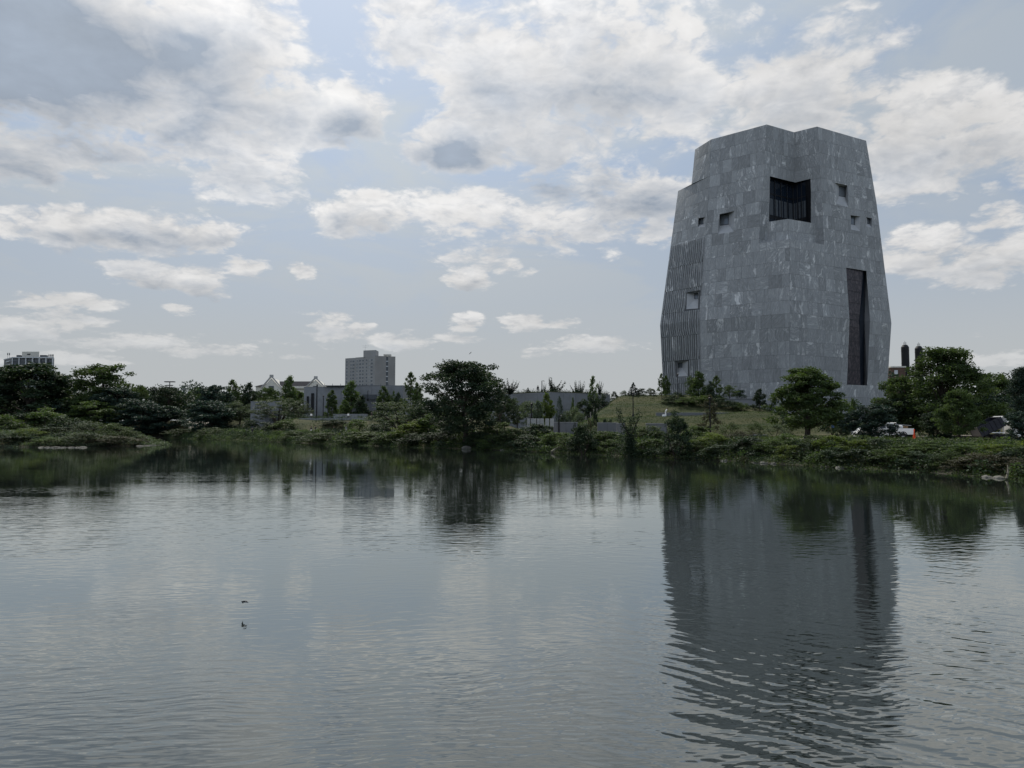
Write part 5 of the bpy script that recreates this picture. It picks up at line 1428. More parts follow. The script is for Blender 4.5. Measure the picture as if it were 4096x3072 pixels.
# long concrete building with tall slots
BD = 226
def wall_thing(name, label, pts, ztop, thick=6, parts=(), mat='concrete', zb=-1, cat='building', grp='low concrete buildings and walls', open_=None):
    r = empty(name, (pts[0][0], pts[0][1], 0)); tag(r, label, cat, grp)
    pl = [Vector(p) for p in pts]; n = Vector((-(pl[-1] - pl[0]).y, (pl[-1] - pl[0]).x)).normalized() * thick
    m = MB(); m.prism(pl + [pl[-1] + n, pl[0] + n], zb, ztop); loc(r, m, 'wall', mat)
    m = MB(); m.prism([p + Vector((0, -.08)) for p in pl] + [pl[-1] + n, pl[0] + n], ztop + .002, ztop + .22); loc(r, m, 'coping', 'concrete')
    # formwork panels: shallow slabs with open joints
    for i in range(len(pl) - 1):
        a, b = pl[i], pl[i + 1]; L = (b - a).length; d = (b - a) / L; nn = Vector((d.y, -d.x)); k = max(1, int(L / 3.4)); rows_ = max(1, int(ztop / 3.2))
        for q in range(k):
            for w in range(rows_):
                u0, u1 = L * q / k + .03, L * (q + 1) / k - .03; z0 = ztop - (w + 1) * ztop / rows_ + .03; z1 = ztop - w * ztop / rows_ - .03
                if open_ and any(o[0] == i and not (u1 < o[1] or u0 > o[2]) and not (z1 < o[3] or z0 > o[4]) for o in open_): continue
                A, B = a + d * u0, a + d * u1; m = MB(); m.prism([A + nn * .06, B + nn * .06, B - nn * .01, A - nn * .01], z0, z1); loc(r, m, 'wall_panel', 'precast')
    return r
zt_ = aty(1216, 1550, BD).z
xa, xb, xc = xat(1216, BD, 14), xat(1290, BD - 2, 14), xat(1350, BD + 4, 14)
b1 = wall_thing('concrete_building', 'long low grey concrete building with tall dark slots, below the apartment tower', [(xa, BD), (xat(1365, BD, 14), BD), (xat(1612, BD - 8, 14), BD - 8)], zt_, 14)
for px, ty, by, w in ((1232, 1585, 1640, 8), (1251, 1573, 1650, 11)):
    m = MB(); x = xat(px, BD, 12); m.box(x - w * BD / F / 2, x + w * BD / F / 2, BD - .35, BD - .07, aty(px, by, BD).z, aty(px, ty, BD).z); loc(b1, m, 'slot_window', 'black_metal')
m = MB(); m.box(xat(1452, BD - 4, 12), xat(1508, BD - 4, 12), BD - 5.2, BD - 4.7, aty(1480, 1600, BD).z, aty(1480, 1581, BD).z); loc(b1, m, 'clerestory', 'apt_dark')
m = MB(); m.box(xat(1300, BD, 12), xat(1590, BD, 12), BD - 1, BD + 9, zt_ + .35, zt_ + .6)
for k in range(9): x = xat(1300 + k * 32, BD, 12); m.box(x, x + .1, BD - 1, BD - .9, zt_ + .35, zt_ + 1.1)
loc(b1, m, 'roof_terrace', 'apt_dark')
wall_thing('low_wall', 'low pale concrete wall standing apart behind the wide grey-green tree', [(xat(1002, 212, 8), 212), (xat(1120, 213, 8), 213)], aty(1002, 1608, 212).z, 3, cat='wall')
m = None
wall_thing('plaza_wall', 'grey plaza wall behind the person in a white shirt by the young trees', [(xat(1334, 200, 6), 200), (xat(1470, 200, 6), 199)], hz1(xat(1400, 200, 6), 199) + 1.3, 1, cat='wall')
wall_thing('terrace_wall', 'low pale terrace wall running under the plaza', [(xat(1190, 190, 5), 191), (xat(1490, 186, 5), 186)], hz1(xat(1340, 190, 5), 190) + .2, .5, mat='concrete', cat='wall')
# garden building: a wall corner with a planted roof
zt_ = aty(2203, 1569, 172).z
gb = wall_thing('garden_building', 'big blank grey concrete wall with a planted roof left of the grassy hill', [(xat(1960, 186, 10), 186), (xat(2203, 172, 10), 172), (xat(2440, 184, 10), 184)], zt_ - .2, 22)
m = MB(); m.prism([(xat(1975, 187, 10), 187.5), (xat(2203, 174, 10), 174), (xat(2430, 186, 10), 185.5), (xat(2440, 200, 10), 205), (xat(1960, 200, 10), 205)], zt_ + .152, zt_ + .3); loc(gb, m, 'planted_roof', 'ground')
rng = np.random.default_rng(9)
def roof_s(n):
    t = rng.uniform(0, 1, n); px = 1990 + 445 * t; y = np.where(px < 2203, 187 - (px - 1990) / 213 * 14, 174 + (px - 2203) / 237 * 12) + rng.uniform(.5, 6, n)
    return np.stack([(px - 2048) / F * y, y, np.full(n, zt_ + .3)], 1)
P_ = roof_s(500); h = rng.uniform(.2, 1.1, 500) * (rng.uniform(0, 1, 500) > .3)
pts = np.repeat(P_, 10, 0) + rng.normal(0, .3, (5000, 3)) * np.array([1, 1, 0]); pts[:, 2] += np.repeat(h, 10) * rng.uniform(0, 1, 5000)
o = quads('roof_grasses', leaf_quads(rng, pts, .28, .2, asp=.3), 'leaf_dark', rng.uniform(0, 1, 5000)); o['kind'] = 'stuff'
# retaining walls and paths of the lawn
def strip_wall(name, label, pxa, pxb, D1, D2, ty1, by1, mat='concrete', th=.5, rise=None):
    mat = {'concrete': 'dark_precast', 'concrete_pale': 'precast'}.get(mat, mat)
    a = Vector((xat(pxa, D1, 4), D1)); b = Vector((xat(pxb, D2, 4), D2)); zt = aty(pxa, ty1, D1).z; zb = min(aty(pxa, by1, D1).z, hz1(a.x, a.y), hz1(b.x, b.y)) - .3
    if rise: zt = max(hz1(a.x, a.y), hz1(b.x, b.y)) + rise
    r = empty(name, (a.x, a.y, 0)); tag(r, label, 'wall', 'low walls round the lawn')
    d = (b - a).normalized(); n = Vector((-d.y, d.x)) * th; L = (b - a).length; k = max(2, int(L / 2.4))
    m = MB(); m.prism([a, b, b + n, a + n], zb, zt - .12); loc(r, m, 'wall', 'mortar')
    for q in range(k):
        A, B = a + d * (L * q / k + .02), a + d * (L * (q + 1) / k - .02); nn = Vector((d.y, -d.x)) * .06
        m = MB(); m.prism([A + nn, B + nn, B - nn * .1, A - nn * .1], zb, zt - .14); loc(r, m, 'wall_panel', mat)
    m = MB(); m.prism([a - n * .2, b - n * .2, b + n * 1.1, a + n * 1.1], zt - .12, zt); loc(r, m, 'coping', 'concrete')
    return r
strip_wall('retaining_wall', 'grey wall at the left foot of the grassy hill behind the dark post', 2216, 2310, 117, 118, 1688, 1712)
strip_wall('retaining_wall', 'long grey wall under the lower lawn either side of the little pointed tree', 2390, 2470, 117, 117, 1690, 1706)
strip_wall('retaining_wall', 'short pale-topped wall segment left of the Y-shaped tree', 2468, 2500, 112, 112, 1692, 1716)
strip_wall('retaining_wall', 'panelled grey wall right of the Y-shaped tree', 2585, 2668, 111, 111, 1693, 1716)
strip_wall('retaining_wall', 'low grey kerb wall at the right end of the lower lawn', 2924, 3070, 112, 110, 1685, 1697, rise=.5)
strip_wall('retaining_wall', 'thin terrace edge across the middle of the hill in front of the tower', 2625, 2918, 140, 140, 1635, 1643, 'concrete', .4, rise=.1)
strip_wall('retaining_wall', 'pale triangular retaining wall against the tower base left of the maple', 2900, 3025, 153, 151, 1595, 1660, 'concrete_pale', 1)
strip_wall('retaining_wall', 'grey wall at the tower base behind the people on the path', 3360, 3440, 118, 116, 1706, 1730)
def ribbon(name, pts, w, mat):
    """path laid on the ground following its height"""
    pts = [Vector(p) for p in pts]; vs = []
    fine_ = []
    for i in range(len(pts) - 1):
        k = max(2, int((pts[i + 1] - pts[i]).length / 1.2))
        for j in range(k): fine_.append(pts[i].lerp(pts[i + 1], j / k))
    fine_.append(pts[-1])
    for i, p in enumerate(fine_):
        d = (fine_[min(i + 1, len(fine_) - 1)] - fine_[max(i - 1, 0)]).normalized(); n = Vector((-d.y, d.x))
        for s_ in (-.5, -.17, .17, .5): q = p + n * w * s_; vs.append((q.x, q.y, hz1(q.x, q.y) + .05))
    fs = [[i * 4 + c, i * 4 + c + 1, i * 4 + c + 5, i * 4 + c + 4] for i in range(len(fine_) - 1) for c in range(3)]
    o = mesh(name, vs, fs, mat); o['kind'] = 'structure'; return o
def pl(*q): return [(xat(px, D, 2), D) for px, D in q]
ribbon('path', pl((2480, 108), (2600, 107), (2700, 106), (2900, 104), (3100, 102), (3250, 100), (3450, 98), (3600, 100), (3900, 96), (4300, 92)), 3.0, 'path')
ribbon('road', pl((3100, 92), (3400, 88), (3600, 85), (3900, 81), (4300, 78)), 5.0, 'path')
ribbon('path', pl((1180, 178), (1300, 172), (1480, 166), (1700, 150), (1950, 128), (2200, 116), (2480, 109)), 2.4, 'path')
ribbon('path', pl((765, 212), (800, 219), (802, 226), (770, 236), (755, 250)), 6.0, 'path')
ribbon('path', pl((1190, 196), (1340, 194), (1500, 190)), 3.5, 'path')
# row of white stone posts
for i, px in enumerate([2116, 2127, 2141, 2152, 2168, 2189, 2208]):
    o = MB().box(-.28, .28, -.14, .14, 0, 1.25).build('stone_post', 'concrete_pale'); bevel(o, .02)
    x = xat(px, 112, 2); o.location = (x, 112, aty(px, 1708, 112).z - .0); 
    lab = ['leftmost of the white stone posts left of the hill', 'second from the left of the white stone posts', 'third from the left of the white stone posts', 'middle one of the row of white stone posts', 'fifth from the left of the white stone posts, after a gap', 'second from the right of the white stone posts', 'rightmost of the white stone posts, beside the dark post'][i]
    o.location.z = max(o.location.z, hz1(x, 112)) ; tag(o, lab, 'post', 'row of white stone posts')
for i, px in enumerate([2297, 2344, 2362, 2375, 2388, 2400, 2408]):
    D = 140 + i * 4; x = xat(px, D, 6); z = hz1(x, D); o = MB().box(-.09, .09, -.09, .09, -.2, 1.4).build('tree_stake', 'bark_pale'); o.location = (x, D, z)
    tag(o, '%s of the pale stakes climbing the lawn edge beside the garden wall' % ['lowest', 'second lowest', 'third', 'fourth', 'fifth', 'second highest', 'highest'][i], 'stake', 'pale stakes along the lawn edge')
# lamp posts
def lamp(px, ty, by, D, label, arm=0, banner=False, r=.09):
    x = xat(px, D, 4); zt = aty(px, ty, D).z; zb = min(aty(px, by, D).z, zt - 2.5)
    zb = hz1(x, D) if abs(hz1(x, D) - zb) < 3.5 else zb
    t = empty('lamp_post', (x, D, zb)); tag(t, label, 'lamp post', 'black lamp posts')
    H = zt - zb
    MB().lathe([(r * 2.4, -.3), (r * 2.4, .35), (r * 1.5, .55), (r, .8), (r * .8, H - .3), (r * .8, H)], 10).build('pole', 'black_metal', t)
    if arm:
        a = MB(); a.tube([(0, 0, H - .15), (arm * .4, 0, H + .05), (arm, 0, H - .02)], [.05, .045, .04], 6); a.build('arm', 'black_metal', t)
        h = MB(); h.lathe([(.02, .0), (.16, -.06), (.20, -.14), (.05, -.16)], 10, (arm, 0, H)); h.build('lamp_head', 'black_metal', t)
    else:
        h = MB(); h.lathe([(.06, 0), (.20, .08), (.20, .34), (.08, .42)], 10, (0, 0, H)); h.build('lamp_head', 'black_metal', t)
    if banner:
        b = MB(); b.box(.12, .62, -.02, .02, H * .35, H * .35 + 1.0); b.build('banner', 'concrete_pale', t)
    return t
lamp(1266, 1543, 1672, 196, 'tallest black lamp post, left of the slotted wall\'s young trees', banner=False, r=.16)
lamp(1292, 1588, 1655, 208, 'short black lamp post right of the tallest one before the slotted wall', r=.13)
lamp(1311, 1600, 1672, 197, 'third black lamp post from the left, by the first young tree', r=.12)
lamp(1470, 1563, 1600, 215, 'thin lamp post before the right half of the long concrete building', arm=.5, r=.10)
lamp(2168, 1523, 1567, 182, 'slender rooftop lamp with a short curved arm above the wall corner', arm=.5, r=.11)
lamp(2127, 1622, 1700, 120, 'black lamp post left of the yellowish young tree by the garden wall', r=.08)
lamp(2533, 1578, 1658, 142, 'black lamp post on the grassy hill straight below the fir', r=.10)
lamp(2713, 1503, 1598, 156, 'black lamp post before the left foot of the tower', r=.10)
lamp(2840, 1600, 1696, 116, 'black lamp post beside the nearly leafless tree', r=.085)
lamp(3222, 1690, 1742, 90, 'short black post beside the maple trunk', r=.10)
lamp(3538, 1632, 1700, 110, 'black lamp post at the tower\'s right foot', arm=.4, r=.08)
lamp(1312 + 630, 1640, 1700, 138, 'dark lamp post behind the great elm\'s trunk', r=.08)
lamp(2236, 1660, 1710, 117, 'dark post with crossbars below the columnar tree', arm=.35, r=.12)
# masts on the left
t = empty('mast', (xat(675, 300, 5), 300, 4)); tag(t, 'tall telephone mast with a small platform rising behind the left trees', 'mast')
zt_ = aty(675, 1528, 300).z - 4; MB().lathe([(.3, 0), (.18, zt_ - .4), (.18, zt_)], 8).build('pole', 'black_metal', t); m = MB(); m.box(-1.9, 1.9, -.8, .8, zt_ - .1, zt_ + .25); m.box(-1.2, 1.2, -.5, .5, zt_ - 1.5, zt_ - 1.2); m.build('platform', 'black_metal', t)
t = empty('floodlight_mast', (xat(735, 330, 5), 330, 4)); tag(t, 'slim floodlight mast with lamp racks left of the very dark round tree', 'mast')
zt_ = aty(735, 1543, 330).z - 4; MB().lathe([(.25, 0), (.14, zt_)], 8).build('pole', 'grey_metal', t)
for k in range(2):
    m = MB(); m.box(-1.5, 1.5, -.2, .2, zt_ - .3 - k * 1.2, zt_ + .1 - k * 1.2); 
    for q in range(4): m.lathe([(.05, 0), (.3, .1), (.3, .5)], 8, (-1.2 + q * .8, -.3, zt_ - .6 - k * 1.2))
    m.build('lamp_rack', 'grey_metal', t)
# two dark silos and brick buildings on the right
def silo(px0, px1, ty, D, label):
    x0, x1 = xat(px0, D, 30), xat(px1, D, 30); rr = (x1 - x0) / 2; t = empty('silo', ((x0 + x1) / 2, D, 2)); tag(t, label, 'silo', 'pair of dark silos')
    H = aty(px0, ty, D).z - 2
    MB().lathe([(rr, -2), (rr, H - 1.3)], 24).build('shell', 'black_metal', t, False)
    MB().lathe([(rr + .02, H - 1.3), (rr, H - .9), (rr * .62, H), (rr * .3, H + .05)], 24).build('domed_cap', 'black_metal', t)
    m = MB(); 
    for a in (0, 1, 2, 3): m.tube([(rr * .35 * math.cos(a * 1.57), rr * .35 * math.sin(a * 1.57), H - .1), (rr * .35 * math.cos(a * 1.57), rr * .35 * math.sin(a * 1.57), H + 1.1)], [.05, .05], 4)
    m.tube([(0, 0, H), (0, 0, H + 1.6)], [.06, .06], 4); m.build('railing', 'black_metal', t)
    for q in range(5): MB().lathe([(rr + .06, H - 2.5 - q * 5), (rr + .06, H - 2.3 - q * 5)], 24).build('band', 'black_metal', t)
silo(3607, 3636, 1380, 300, 'left one of two dark cylindrical silos behind the right trees'); silo(3662, 3691, 1385, 304, 'right one of two dark cylindrical silos, half behind the tallest tree')
t = empty('brick_building', (xat(3600, 285, 10), 285, 0)); tag(t, 'old brown brick building with a stepped roof beside the dark silos', 'building', GB)
for a_, b_, ty, D in ((3567, 3625, 1470, 286), (3552, 3570, 1505, 284), (3540, 3640, 1524, 282)):
    m = MB(); m.box(xat(a_, D, 15), xat(b_, D, 15), D, D + 12, 0, aty(a_, ty, D).z); loc(t, m, 'wall', 'brick_red')
    m = MB(); m.box(xat(a_, D, 15) - .2, xat(b_, D, 15) + .2, D - .2, D + 12.2, aty(a_, ty, D).z, aty(a_, ty, D).z + .5); loc(t, m, 'cornice', 'limestone')
m = MB(); m.box(xat(3585, 285, 15), xat(3598, 285, 15), 285.7, 285.95, aty(3585, 1496, 285).z, aty(3585, 1480, 285).z); loc(t, m, 'window', 'apt_frame')
t = mesh('steam_plume', [], [], None) if False else None
# ---- boulders, log and stone block at the water
def boulder(loc_, s_, label, grp, seed=0, mat='rock'):
    rg = random.Random(seed); import bmesh; bm = bmesh.new(); bmesh.ops.create_icosphere(bm, subdivisions=2, radius=1)
    for v in bm.verts: v.co *= 1 + .25 * mnoise.noise(v.co * 1.4 + Vector((seed, 0, 0))); v.co = Vector((v.co.x * s_[0], v.co.y * s_[1], v.co.z * s_[2]))
    me = bpy.data.meshes.new('boulder'); bm.to_mesh(me); bm.free(); me.materials.append(M(mat)); o = link(bpy.data.objects.new('boulder', me)); o.location = loc_; o.rotation_euler = (0, 0, rg.uniform(0, 3)); tag(o, label, 'rock', grp); return o
boulder((xat(1866, 104.2, 0), 104.7, .1), (.75, .45, .42), 'squarish pale stone at the water below the great elm', 'rocks at the waterline', 2)
for i, (px, D) in enumerate([(165, 112.2), (190, 112.0), (222, 111.8), (250, 111.9), (285, 111.9), (310, 111.8), (330, 112.0), (50, 115.5), (560, 121), (590, 123.5), (610, 126)]):
    lab = ['flat pale rock leftmost in the line before the island', 'second flat rock from the left before the island', 'flat rock left of centre in the island\'s rock line', 'flat rock at the centre of the island\'s rock line', 'flat pale rock right of centre before the island', 'flat pale rock second from the right before the island', 'rightmost flat rock in the line before the island', 'lone pale rock at the island\'s left end', 'pale rock just left of the island\'s right tip', 'pale rock at the island\'s right tip', 'outermost rock off the island\'s right tip'][i]
    boulder((xat(px, D, 0), D, .03), (random.Random(i).uniform(.5, .95), .4, random.Random(i + 40).uniform(.08, .15)), lab, 'rocks at the waterline', i + 5)
for i, (px, off) in enumerate([(2900, .2), (3035, .1), (3060, .3), (3100, .1), (2008, .1), (3366, .2), (3960, .3), (4010, .2)]):
    lab = ['pale stone at the water below the tower\'s centre', 'pale flat stone right of the dark egg-shaped shrub', 'larger pale stone at the water left of the maple', 'small stone at the water below the maple', 'thin pale stone at the water right of the elm', 'small pale stone below the person in blue', 'stone at the water below the dump truck', 'stone among the twigs near the right edge'][i]
    D = shoreD(px) - off; boulder((xat(px, D, 0), D + .3, .0), (.42, .3, .15), lab, 'rocks at the waterline', i + 30)
m = MB(); a = aty(2205, 1806, 88.6); a.z = .12; b = aty(2240, 1790, 89.5); m.tube([a, a.lerp(b, .5) + Vector((0, 0, .1)), b], [.16, .12, .05], 7); m.tube([a.lerp(b, .6), a.lerp(b, .75) + Vector((.4, 0, .5))], [.06, .02], 5)
o = m.build('fallen_log', 'deadwood'); tag(o, 'fallen pale log slanting from the bank into the water', 'log')
m = MB(); a = Vector((xat(4035, 43.2, 0), 43.4, .05)); m.tube([a, a + Vector((.3, .3, .35)), a + Vector((.5, .6, .75))], [.07, .05, .02], 6); m.tube([a + Vector((.2, .1, .2)), a + Vector((0, .3, .6))], [.04, .015], 5)
o = m.build('driftwood', 'deadwood'); tag(o, 'forked grey branch standing at the water near the right edge', 'branch')
# ---- people
def person(px, D, h, face, shirt, trousers, label, pose='stand', z=None, x=None):
    if pose == 'sit': J = {'hip': (0, 0, .48), 'knee': (.0, -.45, .50), 'foot': (0, -.48, .05)}
    s_ = h / 1.72
    V, E, Rr, part = [], [], [], []
    def add(p, r, par, tagp): V.append(Vector(p) * s_); Rr.append(r * s_); part.append(tagp); 
    def e(i, j): E.append((i, j))
    lean = .55 if pose == 'bend' else (.06 if pose == 'walk' else 0)
    def tor(z_): q = z_ - .92; return (0, -math.sin(lean) * q, .92 + math.cos(lean) * q)
    add((0, 0, .92), .145, 0, 'h'); add(tor(1.12), .135, 0, 't'); add(tor(1.36), .155, 0, 't'); add(tor(1.50), .06, 0, 'n'); add(tor(1.62), .105, 0, 'f'); add(tor(1.70), .07, 0, 'f')
    for a, b in ((0, 1), (1, 2), (2, 3), (3, 4), (4, 5)): e(a, b)
    st_ = {'walk': .22, 'bend': .12}.get(pose, .02)
    for sx in (-1, 1):
        i = len(V); add((sx * .10, 0, .85), .10, 0, 'l'); add((sx * .11, sx * st_ * .5 - .02, .48), .065, 0, 'l'); add((sx * .12, sx * st_ + .02, .09), .045, 0, 'l'); add((sx * .13, sx * st_ - .13, .035), .04, 0, 's')
        e(0, i); e(i, i + 1); e(i + 1, i + 2); e(i + 2, i + 3)
        i = len(V); sh_ = tor(1.40); el_ = tor(1.12); ha = tor(.88)
        add((sx * .20, sh_[1], sh_[2]), .055, 0, 't'); add((sx * .25, el_[1] - .03 * sx, el_[2]), .042, 0, 't'); add((sx * .24, ha[1] - .12 - (.1 if pose == 'walk' else 0) * sx, ha[2] + .03), .034, 0, 'n'); add((sx * .23, ha[1] - .16, ha[2] - .05), .03, 0, 'n')
        e(2, i); e(i, i + 1); e(i + 1, i + 2); e(i + 2, i + 3)
    me = bpy.data.meshes.new('person'); me.from_pydata(V, E, []); ob = bpy.data.objects.new('tmp', me); COL.objects.link(ob)
    mod = ob.modifiers.new('skin', 'SKIN'); 
    for i, sv in enumerate(me.skin_vertices[0].data): sv.radius = (Rr[i] * (1.25 if part[i] in 'ht' and i < 3 else 1), Rr[i]); sv.use_root = (i == 0)
    ob.modifiers.new('sub', 'SUBSURF').levels = 1
    dg = bpy.context.evaluated_depsgraph_get(); m2 = bpy.data.meshes.new_from_object(ob.evaluated_get(dg)); bpy.data.objects.remove(ob)
    m2.materials.clear()
    for mt in (shirt, trousers, 'skin', 'hair'): m2.materials.append(M(mt))
    for p in m2.polygons:
        c = p.center; k = min(range(len(V)), key=lambda i: (V[i] - c).length - Rr[i] * .6); g = part[k]
        p.material_index = {'h': 1, 't': 0, 'n': 2, 'f': 2, 'l': 1, 's': 3}[g]; p.use_smooth = True
    m2.name = 'person'
    X = xat(px, D, 2) if x is None else x; Z = hz1(X, D) if z is None else z
    t = empty('person', (X, D, Z), face); tag(t, label, 'person', 'people walking in the park')
    link(bpy.data.objects.new('body', m2), t)
    hd = Vector(tor(1.655)) * s_; hm = MB(); hm.lathe([(.02 * s_, .115 * s_), (.09 * s_, .08 * s_), (.118 * s_, .0), (.11 * s_, -.04 * s_)], 12, (hd.x, hd.y + .025 * s_, hd.z)); hm.build('hair', 'hair', t, True)
    return t
person(3331, 113, 1.72, .4, 'shirt_blue', 'trousers_dark', 'person in a bright blue shirt and dark trousers on the path right of the maple')
person(3312, 113.5, 1.72, -.5, 'shirt_red', 'trousers_grey', 'person in a dull red top beside the person in blue')
person(2663, 138, 1.65, 1.4, 'shirt_white', 'shirt_white', 'person in all white bending over a bag on the grassy hill', 'bend')
person(2152, 181, 1.75, 3.1, 'shirt_dark', 'trousers_dark', 'person in dark clothes standing on the planted roof against the sky', z=zt_ if False else aty(2152, 1571, 181).z)
person(1244, 197, 1.75, .2, 'shirt_white', 'trousers_dark', 'person in a white shirt and white cap left of the tallest lamp post')
person(1392, 192, 1.75, 2.9, 'shirt_white', 'trousers_dark', 'person in a white shirt and dark trousers at the plaza wall')
person(1486, 192, 1.7, 1.2, 'shirt_dark', 'trousers_dark', 'person in black at the right end of the plaza wall')
person(1244, 172, 1.7, 1.3, 'shirt_dark', 'shirt_white', 'walker in a dark top and white bottoms in the meadow, left of a pair', 'walk')
person(1261, 174, 1.75, 1.3, 'shirt_dark', 'trousers_dark', 'walker all in dark right of the pair in the meadow', 'walk')
person(1335, 170, 1.7, -1.2, 'shirt_dark', 'trousers_grey', 'small figure in the meadow below the first young tree', 'walk')
person(1384, 165, 1.75, 1.1, 'trousers_grey', 'shirt_white', 'person in a grey top and white trousers down in the meadow', 'walk')
person(1009, 178, 1.6, .3, 'shirt_dark', 'trousers_dark', 'figure with a pale cap low in the meadow below the wide grey-green tree')
person(1968, 120, 1.7, 1.3, 'shirt_red', 'trousers_grey', 'person in a reddish top half hidden behind the great elm trunk', 'walk')
o = MB().box(-.3, .3, -.16, .16, 0, .38).build('bag', 'shirt_white'); bevel(o, .06, 2); x = xat(2655, 137.6, 6); o.location = (x, 137.4, hz1(x, 137.4)); tag(o, 'white bag on the grass beside the person in white', 'bag')
# ---- white pickup, seen from the side and slightly behind, nose to the left
def pickup(px_rear, D):
    L = 5.6; x1 = xat(px_rear, D, 2); z = hz1(x1 - 2.5, D)
    t = empty('pickup_truck', (x1, D, z), math.radians(4)); tag(t, 'white pickup truck with a loaded bed parked under the trees, nose to the left', 'truck', 'parked vehicles')
    W_ = 1.9
    m = MB(); m.extr([(-5.55, .55), (-.05, .6), (-.05, 1.28), (-2.25, 1.30), (-2.25, 1.32), (-5.2, 1.2), (-5.55, 1.0)], 0, W_); bevel(m.build('body', 'white_paint', t), .06, 2)
    m = MB(); m.extr([(-4.35, 1.2), (-2.3, 1.28), (-2.38, 1.88), (-3.75, 1.9)], .12, W_ - .12); bevel(m.build('cab', 'white_paint', t), .05, 2)
    for y in (.1, W_ - .13):
        m = MB(); m.extr([(-4.12, 1.3), (-3.35, 1.32), (-3.35, 1.8), (-3.72, 1.8)], y, y + .03); m.build('side_window', 'apt_glass', t)
        m = MB(); m.extr([(-3.25, 1.32), (-2.45, 1.34), (-2.48, 1.8), (-3.25, 1.8)], y, y + .03); m.build('side_window', 'apt_glass', t)
    m = MB(); m.box(-2.15, -.15, .12, W_ - .12, 1.275, 1.31); m.build('bed', 'apt_dark', t)
    m = MB(); m.box(-.04, .03, .15, W_ - .15, .75, 1.25); m.build('tailgate', 'white_paint', t)
    m = MB(); m.box(-.02, .18, .02, W_ - .02, .5, .68); bevel(m.build('bumper', 'black_metal', t), .03)
    for y in (.0, W_ - .12):
        m = MB(); m.box(-.10, .045, y - .01, y + .13, .9, 1.2); m.build('tail_light', 'cone_orange', t)
    for xw in (-1.35, -4.6):
        for y in (.1, W_ - .1):
            wh = MB().wheel((xw, y, .40), .40, .27).build('wheel', 'tyre', t); MB().lathe([(.24, -.10), (.2, -.02), (.06, .0)], 16).build('rim', 'rim', wh)
            rm = wh.children[0]; rm.location = (xw, y + (-.12 if y < 1 else .12), .40); rm.rotation_euler = (math.pi / 2 * (1 if y < 1 else -1), 0, 0)
        m = MB()
        for k in range(10):
            a0_, a1_ = math.pi * k / 9.0, 0
        m.add([(xw + .52 * math.cos(math.pi * k / 9), -.035, .42 + .52 * math.sin(math.pi * k / 9)) for k in range(10)] + [(xw + .43 * math.cos(math.pi * k / 9), -.035, .42 + .43 * math.sin(math.pi * k / 9)) for k in range(10)], [[k, k + 1, 11 + k, 10 + k] for k in range(9)])
        m.add([(xw - .44, -.03, .42), (xw + .44, -.03, .42), (xw + .44, -.03, .54), (xw, -.03, .86), (xw - .44, -.03, .54)], [[0, 1, 2, 3, 4]]); m.build('wheel_arch', 'black_metal', t)
    m = MB(); m.tube([(-2.1, .1, 1.3), (-2.1, .1, 1.95), (-2.1, W_ - .1, 1.95), (-2.1, W_ - .1, 1.3)], [.04] * 4, 6); m.tube([(-2.1, .1, 1.75), (-.3, .1, 1.62)], [.035, .035], 6); m.build('ladder_rack', 'grey_metal', t)
    return t, x1, z
t, x1, z1_ = pickup(3658, 87)
o = MB().box(-.5, .5, -.3, .3, 0, .25).build('wooden_crate', 'wood'); o.location = (x1 - .9, 87.9, z1_ + 1.31); tag(o, 'brown wooden crate in the bed of the white pickup', 'crate')
for k, (sx, h) in enumerate(((-1.5, .5), (-1.1, .4))):
    o = MB().lathe([(.22, 0), (.26, h * .6), (.1, h)], 8).build('tool_bag', 'shirt_white' if k else 'apt_dark'); o.location = (x1 - 1.75 + k * .5, 87.6, z1_ + 1.31); tag(o, ['dark tool bag behind the cab of the white pickup', 'white sack beside the dark tool bag in the pickup'][k], 'bag')
# second vehicle, mostly hidden
t2 = empty('parked_car', (xat(3502, 96, 2), 96, hz1(xat(3502, 96, 2), 96))); tag(t2, 'white car mostly hidden by the dark tree left of the pickup', 'car', 'parked vehicles')
m = MB(); m.extr([(-2.2, .4), (2.1, .4), (2.15, .9), (1.2, 1.02), (.5, 1.5), (-1.3, 1.5), (-1.95, 1.0), (-2.25, .9)], 0, 1.75); bevel(m.build('body', 'white_paint', t2), .08, 2)
for y in (-.012, 1.762):
    m = MB(); m.extr([(-1.65, 1.02), (.95, 1.04), (.42, 1.42), (-1.22, 1.42)], min(y, y + .01), max(y, y + .01)); m.build('side_window', 'apt_glass', t2)
for xw in (-1.4, 1.35):
    for y in (.08, 1.67): wh = MB().wheel((xw, y, .33), .33, .2).build('wheel', 'tyre', t2)
# dump truck, body raised
D = 80; xd = xat(4005, D, 2); zd = hz1(xd, D)
t3 = empty('dump_truck', (xd, D, zd), math.radians(-6)); tag(t3, 'dump truck with its black body tipped up and a white cab to the right', 'truck', 'parked vehicles')
A = aty(3918, 1708, D); B_ = aty(4012, 1662, D); ang = math.atan2(aty(4005, 1666, D).z - aty(3920, 1708, D).z, aty(4005, 1666, D).x - aty(3920, 1708, D).x)
org = aty(3934, 1746, D); rot = Matrix.Translation(org - Vector((xd, D, zd))) @ Matrix.Rotation(-ang, 4, 'Y')
bl_ = 2.65; bh = 1.05
m = MB(); m.extr([(0, 0), (bl_, 0), (bl_, bh), (0, bh)], 0, .08, rot); m.extr([(0, 0), (bl_, 0), (bl_, bh), (0, bh)], 2.0, 2.08, rot); m.extr([(0, 0), (bl_, 0), (bl_, .09), (0, .09)], .08, 2.0, rot); bevel(m.build('dump_body', 'dump_body', t3), .02)
m = MB(); m.extr([(bl_ - .07, .1), (bl_, .1), (bl_, bh), (bl_ - .07, bh)], .09, 1.99, rot); m.build('headboard', 'dump_body', t3)
